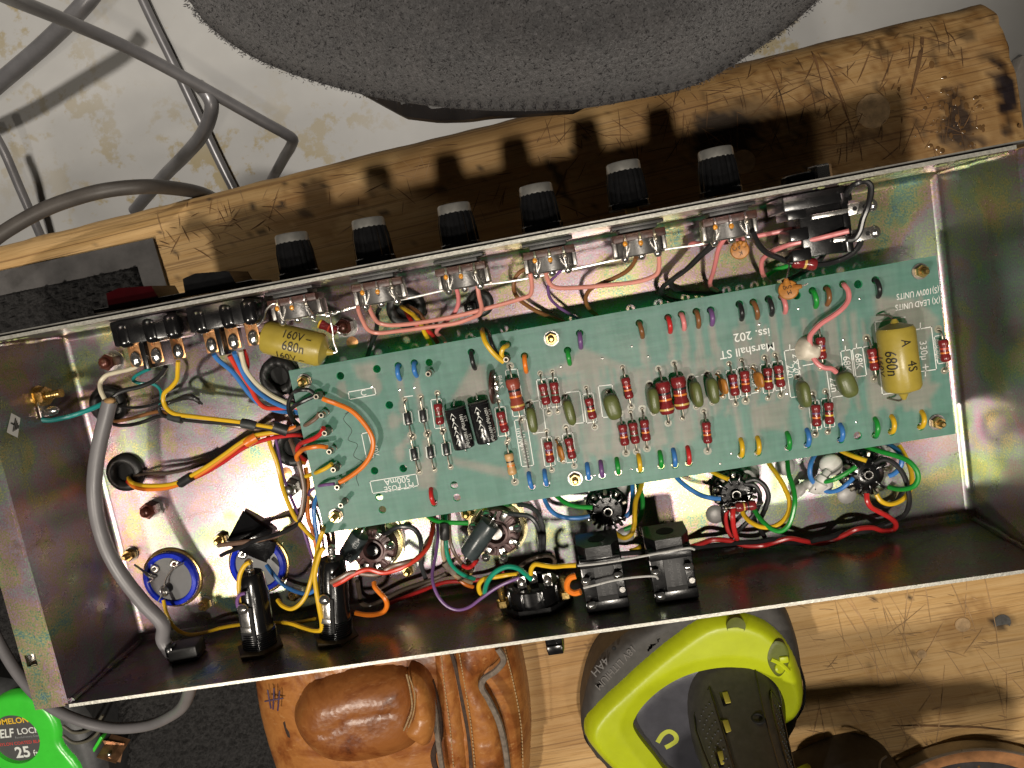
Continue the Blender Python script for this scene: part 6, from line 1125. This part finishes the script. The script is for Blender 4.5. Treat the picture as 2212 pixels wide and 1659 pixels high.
welt([(668, 1452), (648, 1478), (628, 1512), (618, 1550), (640, 1606), (700, 1652), (770, 1664), (865, 1642), (916, 1612)], zt + .0045, .0026, CREASE)
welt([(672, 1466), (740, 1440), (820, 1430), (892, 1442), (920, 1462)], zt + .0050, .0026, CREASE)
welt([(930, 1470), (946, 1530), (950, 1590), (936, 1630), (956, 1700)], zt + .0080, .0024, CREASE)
welt([(1075, 1400), (1088, 1425), (1072, 1448), (1046, 1466), (1040, 1482), (1056, 1512), (1078, 1560), (1092, 1620), (1100, 1690)], zt + .0135, .0022)
welt([(968, 1388), (984, 1440), (1000, 1520), (1014, 1600), (1020, 1690)], zt + .0090, .0015, mat('dark_seam', (.050, .030, .020), .8, 0, .5, 300, .3))
welt([(905, 1455), (922, 1480), (938, 1530), (944, 1580), (952, 1640), (962, 1700)], zt + .0150, .0020)
welt([(668, 1470), (648, 1490), (630, 1512), (622, 1548), (640, 1590)], zt + .006, .0016)
mb = MB()
for pts, zz in (([(884, 1460), (896, 1500), (893, 1540), (882, 1572)], zt + .0312), ([(990, 1400), (1004, 1480), (1018, 1570), (1026, 1660)], zt + .0125), ([(952, 1400), (960, 1480), (972, 1570), (980, 1660)], zt + .0098), ([(1090, 1400), (1110, 1480), (1126, 1570), (1130, 1660)], zt + .0040)):
    S = smooth_path([at(x, y, zz) for x, y in pts], 12)
    for a_, b_2 in zip(S[::1][:-1], S[1:]):
        mb.tube([a_, (a_ + b_2) / 2 + [0, 0, .0004], a_ + (b_2 - a_) * .6], .00045, 5, sub=1)
mb.build('stitch', mat('waxed_thread', (.40, .27, .13), .7, 0, .4, 900), lp, kind='stuff')
welt([(878, 1456), (886, 1490), (890, 1530), (880, 1560), (872, 1578)], zt + .0300, .0006, mat('stitching', (.30, .20, .10), .8, 0, .5, 900))
mb = MB()
for a, b in (((578, 1490), (585, 1530)), ((592, 1486), (590, 1532)), ((604, 1492), (600, 1535)), ((572, 1515), (612, 1508))): mb.tube([at(*a, zt + .0105), at(*((V(a) + V(b)) / 2), zt + .0112), at(*b, zt + .0105)], .0006, 5, sub=2)
mb.build('marker_strokes', INKP, lp)

# ------------------------------------------------------------------ cordless drill standing on its battery
dr = thing('cordless_drill', 'lime green and dark grey cordless drill standing upright on its battery', 'drill', at(1540, 1480, BZ))
zb = -.088; sc_ = lambda pts, z: Dpoly(pts, z)
mb = MB(); puff(mb, sc_([(1290, 1440), (1345, 1385), (1400, 1350), (1460, 1318), (1540, 1288), (1620, 1285), (1690, 1306), (1722, 1370), (1738, 1450), (1738, 1530), (1700, 1620), (1560, 1720), (1420, 1730), (1300, 1660), (1258, 1590), (1262, 1520)], zb - .004), BZ + .030, .010, .010, .003, skirt=BZ + .0005); bt = mb.build('battery', DGREY, dr)
mb = MB(); puff(mb, sc_([(1390, 1392), (1412, 1368), (1430, 1358), (1450, 1350), (1456, 1368), (1404, 1420), (1386, 1416)], zb - .002), zb - .0055, .0035, .003, .0012, skirt=zb - .015, smooth=False); cl = mb.build('release_button', DGREY, bt)
mb = MB()
for i in range(5):
    for j in range(8): p = at(1392 + j * 7.2, 1404 - j * 5.2 - i * 7.5, zb + .001); mb.sphere((p[0], p[1], zb - .0020), .0007, (1, 1, .8), 6)
mb.build('grip_dot', BLACKP, cl, kind='stuff')
mb = MB(); d_ = at(1355, 1398, zb) - at(1290, 1470, zb); x_ = -unit(d_); 
for body, p, s_ in (('18V LITHIUM', (1330, 1440), .0070), ('4AH', (1296, 1438), .0080)): text_on(mb, body, s_, (*at(*p, zb - .0025)[:2], BZ + .0404), (x_[0], x_[1], 0), np.cross((0, 0, 1), (x_[0], x_[1], 0)), shear=.15, bold=.00004)
mb.build('lettering', mat('faint_grey_ink', (.13, .12, .115), .6, 0, .1), bt, flat=True)
mb = MB(); mb.sphere((*at(1327, 1405, zb)[:2], BZ + .039), .0016, (1, 1, .6), 10); mb.build('screw', VOID, bt)
# lime foot with a magnetic tray let into it
LO = [(1517, 1333), (1560, 1322), (1610, 1324), (1650, 1338), (1680, 1360), (1706, 1392), (1726, 1435), (1738, 1480), (1736, 1522), (1720, 1552), (1690, 1580), (1660, 1680), (1560, 1740), (1440, 1740), (1330, 1670), (1275, 1612), (1263, 1590), (1266, 1556), (1290, 1520), (1340, 1472), (1400, 1418), (1460, 1370)]
TR = [(1366, 1560), (1372, 1540), (1390, 1514), (1425, 1482), (1470, 1456), (1520, 1440), (1575, 1434), (1625, 1441), (1664, 1462), (1688, 1500), (1694, 1560), (1690, 1660), (1560, 1690), (1450, 1668), (1410, 1624)]
tro = np.array(resample(Dpoly(TR, zb), .002)); tcen = tro.mean(0)
def lime_h(W, d):
    i = inside(W, tro); dd = bdist(W, tro); s = np.where(i, -dd, dd); return np.where(s < .009, .004 * np.clip((s + .001) / .010, 0, 1), .004) - np.where(i, np.clip(dd / .0008, 0, 1) * .012, 0)
mb = MB(); puff(mb, sc_(LO, zb), zb - .006, .010, .010, .0016, skirt=zb - .010, hf=lime_h, loops=[[tuple(p) for p in tro], [tuple(p + unit(tcen - p) * .0009) for p in tro], [tuple(p - unit(tcen - p) * .0035) for p in tro]]); ft = mb.build('foot', LIME, dr)
mb = MB(); puff(mb, [tuple(tro.mean(0) + (p - tro.mean(0)) * .985) for p in tro], zb - .0025, .0012, .002, .004, skirt=zb - .006); tr_ = mb.build('magnetic_tray', TRAY, dr)
mb = MB(); P = [at(x, y, zb + .0005) for x, y in ((1421, 1607), (1432, 1590), (1446, 1583), (1459, 1590), (1462, 1602), (1450, 1612), (1438, 1618))]; U_ = resample([p[:2] for p in P], .0012, True, False); k = len(U_); vs_ = []
for i in range(k): t_ = unit(U_[min(i + 1, k - 1)] - U_[max(i - 1, 0)]); n_ = V((-t_[1], t_[0])) * .0016; vs_ += [(*(U_[i] + n_), zb - .0011), (*(U_[i] - n_), zb - .0011)]
mb.add(vs_, [[2 * i, 2 * i + 1, 2 * i + 3, 2 * i + 2][::-1] for i in range(k - 1)]); mb.build('magnet_symbol', mat('lime_ink', (.46, .50, .05), .6, 0, .1), tr_, flat=True)
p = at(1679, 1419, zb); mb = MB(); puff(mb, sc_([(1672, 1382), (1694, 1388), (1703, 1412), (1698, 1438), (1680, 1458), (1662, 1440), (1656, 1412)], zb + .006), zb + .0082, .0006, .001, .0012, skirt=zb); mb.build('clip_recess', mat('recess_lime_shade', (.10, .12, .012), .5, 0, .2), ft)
mb = MB(); mb.box(p + V((.002, .003, .0092)), (.006, .0048, .003), bev=.0012).cyl(p + V((-.002, -.003, .0080)), p + V((-.001, -.0024, .0104)), .0034, ch=.0008).tube([p + V((-.006, .004, .0086)), p + V((0, 0, .0090)), p + V((.004, -.006, .0086))], .0016, 8, sub=2); mb.build('clip_boss', LIME, ft)
mb = MB(); q_ = at(1587, 1347, zb + .004); mb.lathe((q_[0], q_[1], zb + .0076), (0, 0, 1), [(.0062, -.002), (.0062, .0004), (.0056, .0002), (.0010, .0000)], 24); mb.build('dimple', mat('olive_dimple', (.10, .115, .010), .6, 0, .15, 200), ft)
MB().tube([(*p, zb - .0102) for p in resample(sc_(LO, zb - .010), .004)] , .0009, 6, sub=1).build('seam', BLACKP, ft)
# handle rising toward the camera
hp0, hp1 = at(1592, 1560, zb), at(1600, 1640, -.02); ax0 = V((hp0[0], hp0[1], zb - .004)); top_c = V((hp0[0] - .006, hp0[1] - .024, .050))
secs = []; n = 40; vs_ = []; F = []
for i in range(14):
    t_ = i / 13; c = ax0 * (1 - t_) + top_c * t_; rx = .0262 + .006 * (1 - t_) ** 3 - .003 * math.sin(t_ * 3.1); ry = .036 + .010 * (1 - t_) ** 4 - .004 * math.sin(t_ * 3)
    for k in range(n):
        a = 2 * math.pi * k / n; ca, sa = math.cos(a), math.sin(a); vs_.append(c + V((math.copysign(abs(ca) ** .75, ca) * rx, math.copysign(abs(sa) ** .75, sa) * ry, 0)))
for i in range(13):
    for k in range(n): F.append([i * n + k, i * n + (k + 1) % n, (i + 1) * n + (k + 1) % n, (i + 1) * n + k])
F.append(list(range(n))[::-1]); F.append([13 * n + k for k in range(n)]); hd = MB().add(vs_, F).build('handle', DGREY, dr)
for (x, y) in ((1570, 1509), (1571, 1571), (1560, 1639)):
    d = V(((x - 1106) / FPX, (y - 829.5) / FPX, 1.)) @ CAM_R; best = None
    for t_ in np.linspace(.2, .6, 400):
        p = CAM_C + d * t_; s_ = (p[2] - ax0[2]) / (top_c[2] - ax0[2])
        if 0 <= s_ <= 1:
            c = ax0 * (1 - s_) + top_c * s_; rx = .0262 + .006 * (1 - s_) ** 3 - .003 * math.sin(s_ * 3.1); ry = .036 + .010 * (1 - s_) ** 4 - .004 * math.sin(s_ * 3)
            if (abs((p[0] - c[0]) / rx)) ** 2.67 + (abs((p[1] - c[1]) / ry)) ** 2.67 < 1: best = p; break
    if best is not None:
        MB().box(best, (.0036, .003, .0085), np.array(Euler((.35, 0, .05)).to_matrix()), .0006).build('light_slot', mat('yellow_insert', (.42, .36, .06), .4, 0, .1), hd); MB().box(best + V((-.0008, -.0008, 0)), (.0058, .003, .0110), np.array(Euler((.35, 0, .05)).to_matrix()), .0006).build('slot_frame', BLACKP, hd)
def on_handle(s_, a, lift=.0):
    c = ax0 * (1 - s_) + top_c * s_; rx = .0262 + .006 * (1 - s_) ** 3 - .003 * math.sin(s_ * 3.1); ry = .036 + .010 * (1 - s_) ** 4 - .004 * math.sin(s_ * 3); ca, sa = math.cos(a), math.sin(a)
    return c + V((math.copysign(abs(ca) ** .75, ca) * (rx + lift), math.copysign(abs(sa) ** .75, sa) * (ry + lift), 0))
for a0_, a1_ in ((2.0, 2.75), (.35, .75)):
    MB().tube([on_handle(s_, a_, .0003) for s_, a_ in ((.12, a0_), (.12, a1_), (.5, a1_ + .05), (.82, a1_), (.86, a0_), (.5, a0_), (.12, a0_))], .0007, 6, sub=4).build('grip_outline', BLACKP, hd)
    mb = MB()
    for i in range(5):
        for j in range(14): mb.sphere(on_handle(.18 + j * .046, a0_ + (a1_ - a0_) * (.18 + i * .16)), .0008, (1, 1, 1), 6)
    mb.build('grip_dot', BLACKR, hd, kind='stuff')
MB().tube([on_handle(s_, 1.12, .0002) for s_ in (.02, .2, .4, .6, .8, .98)], .0005, 6).build('seam', BLACKP, hd)
p_ = on_handle(.30, 1.32); MB().lathe(p_ - V((0, .004, 0)), (0, 1, .25), [(.0042, 0), (.0042, .0045), (.0030, .0046), (.0028, .0036)], 18).build('screw_hole', VOID, hd)
# motor housing and chuck above the handle, largely outside the picture
hx = unit(V((1, -.04, 0))); base_ = V((top_c[0] - .036, -.262, .062)); 
MB().lathe(base_, hx, [(.0008, 0), (.0140, .0012), (.0210, .0050), (.0250, .0120), (.0268, .0230), (.0272, .0300)], 44).build('rear_cap', DGREY, dr)
mh = MB().lathe(base_ + hx * .0295, hx, [(.0276, 0), (.0285, .004), (.0288, .05), (.0284, .095), (.0262, .105)], 44).build('motor_housing', LIME, dr)
MB().lathe(base_ + hx * .134, hx, [(.0262, 0), (.0268, .004), (.0262, .022), (.0232, .028), (.0225, .052), (.0170, .066), (.0090, .072)], 44).build('chuck', DGREY, dr)
mb = MB()
for k in range(6): a = -.6 + k * .3; n2 = np.cross(hx, (0, 0, 1)) * math.sin(a) + V((0, 0, 1)) * math.cos(a); mb.tube([base_ + hx * .040 + n2 * .0286, base_ + hx * .062 + n2 * .0287], .0010, 6, sub=1)
mb.build('vent', VOID, mh)
tn = thing('power_tool', 'dark grey and lime tool end at the bottom edge beside the drill', 'power tool', at(1830, 1680, BZ)); zq = -.080
mb = MB(); puff(mb, sc_([(1690, 1668), (1740, 1640), (1800, 1614), (1850, 1604), (1890, 1612), (1920, 1630), (1945, 1665), (1960, 1720), (1900, 1800), (1740, 1800), (1690, 1730)], BZ + .012), zq - .020, .022, .022, .002, skirt=BZ + .0006); tb = mb.build('body', DGREY, tn)
MB().tube([at(x, y, BZ + dz) for x, y, dz in ((1914, 1634, .022), (1902, 1645, .034), (1900, 1665, .044), (1908, 1690, .050))], .0008, 6).build('seam', mat('pale_seam', (.20, .19, .18), .5, 0, .1), tb)
mb = MB(); puff(mb, sc_([(1690, 1672), (1722, 1646), (1742, 1640), (1746, 1680), (1740, 1760), (1690, 1760)], BZ + .025), zq - .010, .0085, .010, .002, skirt=zq - .02); mb.build('lime_panel', LIME, tn)
mb = MB(); mb.box(top_c + V((.030, 0, -.004)), (.014, .016, .030), bev=.004); mb.build('trigger', BLACKP, dr)

# ------------------------------------------------------------------ tape measure
tm = thing('tape_measure', 'bright green and charcoal tape measure reading 25 ft. at the bench corner', 'tape measure', at(40, 1595, BZ)); zt2 = -.088
mb = MB(); puff(mb, sc_([(-120, 1480), (60, 1480), (140, 1500), (185, 1545), (215, 1610), (230, 1690), (200, 1790), (40, 1800), (-120, 1800)], zt2 - .008), zt2 - .012, .010, .012, .003, skirt=BZ + .0005); by = mb.build('case', TAPEG, tm)
for dd in (0, 22): MB().tube([at(x, y + dd, zt2 - .0015) for x, y in ((136, 1568), (158, 1582), (185, 1580), (205, 1568), (222, 1545))], .0011, 8).build('grip_ridge', mat('ridge_tan', (.11, .10, .075), .5, 0, .2), by)
cc = at(35, 1595, zt2)
g_out = [tuple(p) for p in resample(sc_([(35 + 100 * math.cos(a), 1595 + 100 * math.sin(a)) for a in np.linspace(math.pi * .98, math.pi * 2.02, 16)] + [(140, 1610), (178, 1662), (180, 1760), (60, 1780), (-60, 1720)], zt2), .003)]
mb = MB(); cen = V(cc[:2]); R_ = .0190
mb2 = MB(); puff(mb2, g_out, zt2 - .005, .0065, .006, .0016, skirt=zt2 - .012, hf=lambda W, d: -.0025 * np.clip((R_ - np.linalg.norm(W - cen, axis=1)) / .0008, 0, 1), loops=[circle(cen, R_ * 1.001, 60), circle(cen, R_ - .0009, 60)]); mb2.build('green_cover', GREENT, tm)
MB().lathe((cc[0], cc[1], zt2 - .0012), (0, 0, 1), [(R_ * .99, 0), (R_ * .97, .0004)], 48).build('badge', mat('badge_grey', (.075, .072, .074), .45, 0, .08, 100), tm)
hx_ = unit((at(80, 1590, zt2) - at(0, 1598, zt2))); hy_ = np.cross((0, 0, 1), hx_)
def tm_text(name, body, dx, dy, size, m_, **kw): mb = MB(); text_on(mb, body, size, (*at(dx, dy, zt2)[:2], zt2 - .00065), hx_, hy_, **kw); mb.build(name, m_, tm, flat=True)
tm_text('maker_lettering', 'KOMELON', 18, 1560, .0062, YELT, bold=.00012); tm_text('model_lettering', 'SELF', 7, 1587, .0094, WHITEI, shear=.2, bold=.0002, sx=.8); tm_text('model_lettering', 'LOCK', 60, 1580, .0066, WHITEI, bold=.00008)
tm_text('small_lettering', 'Revolutionary Design', 60, 1592, .0024, GREYINK); tm_text('red_lettering', 'NYLON COATED BLADE', 46, 1606, .0034, REDT, bold=.00003); tm_text('length_lettering', '25', 48, 1627, .0118, WHITEI, bold=.0003); tm_text('length_lettering', 'ft.', 78, 1629, .0080, WHITEI, sx=.8); tm_text('small_lettering', 'SL2825', 62, 1646, .0022, GREYINK)
p0 = at(225, 1620, zt2 - .01); MB().box(p0 + V((-.002, .006, .002)), (.0022, .0190, .006), np.array(Euler((0, 0, -.75)).to_matrix()), .0005).build('green_lip', GREENT, tm)
mb = MB(); mb.box(p0 + V((.006, -.001, -.002)), (.0150, .0006, .018), np.array(Euler((.5, 0, -.45)).to_matrix())); mb.box(p0 + V((.002, -.004, -.004)), (.016, .016, .0005), np.array(Euler((0, .2, -.45)).to_matrix())); hk = mb.build('hook', mat('coppery_hook', (.36, .19, .10), .35, .7, .4, 200, dirt=.3), tm)
MB().sphere(p0 + V((.006, -.002, .004)), .0016, (1, 1, .6), 8).build('rivet', TIN, hk)

# ------------------------------------------------------------------ round steel rimmed pan at the near right corner
rc = at(2112, 1868, -.118); RR = float(np.linalg.norm(at(2112, 1612, -.118) - rc)); pn = thing('rimmed_pan', 'round steel rimmed pan with a brown lining and dark glossy contents', 'pan', (rc[0], rc[1], BZ))
P = V((rc[0], rc[1], BZ + .0005))
MB().lathe(P, (0, 0, 1), [(RR * .96, 0), (RR * .985, .002), (RR * .99, .012), (RR * 1.0, .0135), (RR * .993, .0148), (RR * .975, .0135), (RR * .965, .010)], 90, caps=False).build('rim', ALU, pn)
MB().lathe(P, (0, 0, 1), [(RR * .975, .0105), (RR * .90, .0088), (RR * .84, .0075)], 90, caps=False).build('lining', mat('brown_cork_lining', (.36, .17, .07), .55, 0, .3, 120, .2), pn)
MB().lathe(P, (0, 0, 1), [(RR * .845, .0072), (RR * .84, .0078), (.001, .0078)], 90, caps=False).build('contents', mat('dark_glossy_surface', (.050, .045, .046), .14, 0, .4, 60, .15, 200), pn)
MB().cyl(P, P + [0, 0, .001], RR * .96, n=60).build('base', STEEL, pn)
mb = MB()
for i in range(26): a = random.uniform(1.2, 2.1); r = RR * random.uniform(.60, .82); mb.sphere(P + V((r * math.cos(a), r * math.sin(a), .0079)), random.uniform(.0006, .0016), (1, 1, .6), 8)
mb.build('droplet', CAULK, pn, kind='stuff')

# ------------------------------------------------------------------ tubular stool frame on the floor beyond the bench
sf = thing('stool_frame', 'grey bent tube frame of a stool standing on the pale floor', 'stool', at(250, 200, FZ))
def tubep(nm, pts, r): return MB().tube([at(x, y, z) for x, y, z in pts], r, 14, sub=5).build(nm, TUBEM, sf)
tubep('frame_tube', [(-60, -45, -.30), (24, -4, -.42), (143, 45, -.52), (290, 110, -.60), (432, 186, -.66), (560, 258, -.71), (618, 290, -.735), (632, 300, -.745), (630, 312, -.76), (614, 340, -.82), (585, 392, -.92)], .0082)
tubep('leg', [(210, -25, -.82), (180, 12, -.82), (100, 92, -.84), (0, 178, -.86), (-60, 230, -.88)], .0135)
tubep('brace', [(428, 184, -.67), (444, 200, -.67), (457, 225, -.67), (452, 258, -.68), (436, 292, -.70), (395, 340, -.76), (357, 378, -.82), (290, 455, -.90)], .0098)
tubep('leg', [(-20, 275, -.85), (10, 330, -.86), (40, 400, -.88), (75, 480, -.90), (110, 560, -.93)], .0075)
tubep('leg', [(290, -40, FZ + .02), (322, 30, FZ + .02), (400, 190, FZ + .02), (470, 340, FZ + .02), (520, 440, FZ + .02)], .0080)  # extra tube laid where a frame tube's shadow crosses the floor
# ------------------------------------------------------------------ fleece covered chair cushion overhanging the far edge
cs = thing('chair_cushion', 'dark grey fleece chair cushion with a black underside overhanging the far bench edge', 'cushion', at(1100, 100, -.09)); zc = -.045
CO = [(380, -60), (410, 0), (440, 45), (520, 108), (600, 148), (700, 182), (800, 206), (880, 219), (960, 228), (1050, 234), (1180, 234), (1260, 230), (1400, 206), (1500, 184), (1600, 130), (1700, 60), (1765, 0), (1800, -60), (1700, -260), (1300, -380), (800, -360), (480, -220)]
cpoly = resample(sc_(CO, zc), .006)
def fl_h(W, d): return .012 * (vnoise(W * [1, .6], 16, 81) - .5) - .004 * np.clip(1 - np.abs(vnoise(W * [.7, 1.2], 11, 85) - .5) * 14, 0, 1) + .0016 * (vnoise(W, 240, 82) - .5) + .0012 * (vnoise(W, 520, 83) - .5)
mb = MB(); puff(mb, cpoly, zc, .045, .075, .0026, hf=fl_h, smooth=False); nb_ = len(mb.v)
O_ = resample(cpoly, .0026, False); L_ = O_ if area2(O_) > 0 else O_[::-1]; k = len(L_); ctr = L_.mean(0)
mb.add([(*p, zc) for p in L_] + [(*(ctr + (p - ctr) * .97), zc - .016) for p in L_], [[i, k + i, k + (i + 1) % k, (i + 1) % k][::-1] for i in range(k)])
fc = mb.build('fleece_cover', FLEECE, cs, ang=180)
PILE, nt_p, b_p = new_mat('speckled_fleece_pile'); nt_p.links.new(ramp(nt_p, noise(nt_p, 620, 3, .8), [(.38, (.003, .003, .004)), (.48, (.017, .016, .018)), (.57, (.052, .049, .052)), (.68, (.19, .18, .19))]), b_p.inputs['Base Color']); b_p.inputs['Roughness'].default_value = .95
# short pile: small tufts over the cover
Pv = np.array(mb.v[:nb_]); vis = Pv[(Pv[:, 1] < .345)]; vs_ = []; F = []
for i in range(34000):
    p = vis[rng.integers(len(vis))] + rng.normal(0, .0012, 3) * [1, 1, .1]; a = rng.uniform(0, 6.28); w = rng.uniform(.0002, .0004); hgt = rng.uniform(.0006, .0014); tl = rng.normal(0, .0008, 2); b = len(vs_)
    vs_ += [(p[0] + w * math.cos(a), p[1] + w * math.sin(a), p[2] - .0002), (p[0] - w * math.cos(a), p[1] - w * math.sin(a), p[2] - .0002), (p[0] + tl[0], p[1] + tl[1], p[2] + hgt)]; F.append([b, b + 1, b + 2])
ol = cpoly[(cpoly[:, 1] < .345)]
for i in range(5000):
    p = ol[rng.integers(len(ol))] + rng.normal(0, .0008, 2); d = unit(p - cpoly.mean(0)); b = len(vs_); w = .0003; hgt = rng.uniform(.0002, .0010); zz = zc + rng.uniform(0, .012); q_ = V((-d[1], d[0])) * w; e = p + d * hgt + rng.normal(0, .0006, 2)
    vs_ += [(*(p + q_), zz), (*(p - q_), zz), (*e, zz + .0004)]; F.append([b, b + 1, b + 2])
MB().add(vs_, F).build('fleece_pile', PILE, cs, kind='stuff', flat=True)
zs = -.072; mb = MB(); puff(mb, sc_([(700, 110), (722, 150), (746, 178), (800, 208), (866, 244), (940, 253), (1010, 251), (1052, 244), (1120, 240), (1240, 232), (1300, 200), (1200, -100), (800, -60)], zs), zs - .010, .014, .010, .006, skirt=zs - .018, smooth=False); mb.build('underside_shell', mat('black_vinyl', (.014, .013, .014), .5, 0, .2, 80, .1), cs)
MB().cyl((at(1200, -120, zs)[0], at(1200, -120, zs)[1], FZ + .01), (at(1200, -120, zs)[0], at(1200, -120, zs)[1], zs - .015), .018).build('pedestal', TUBEM, cs)
# pale offcut on the floor past the right end of the bench
MB().box(at(2196, 190, FZ + .02), (.035, .09, .03), np.array(Euler((0, 0, -.5)).to_matrix()), .003).build('offcut', mat('pale_offcut', (.50, .46, .42), .5, 0, .1, 100), None, 'pale block on the floor past the right end of the bench', 'block')
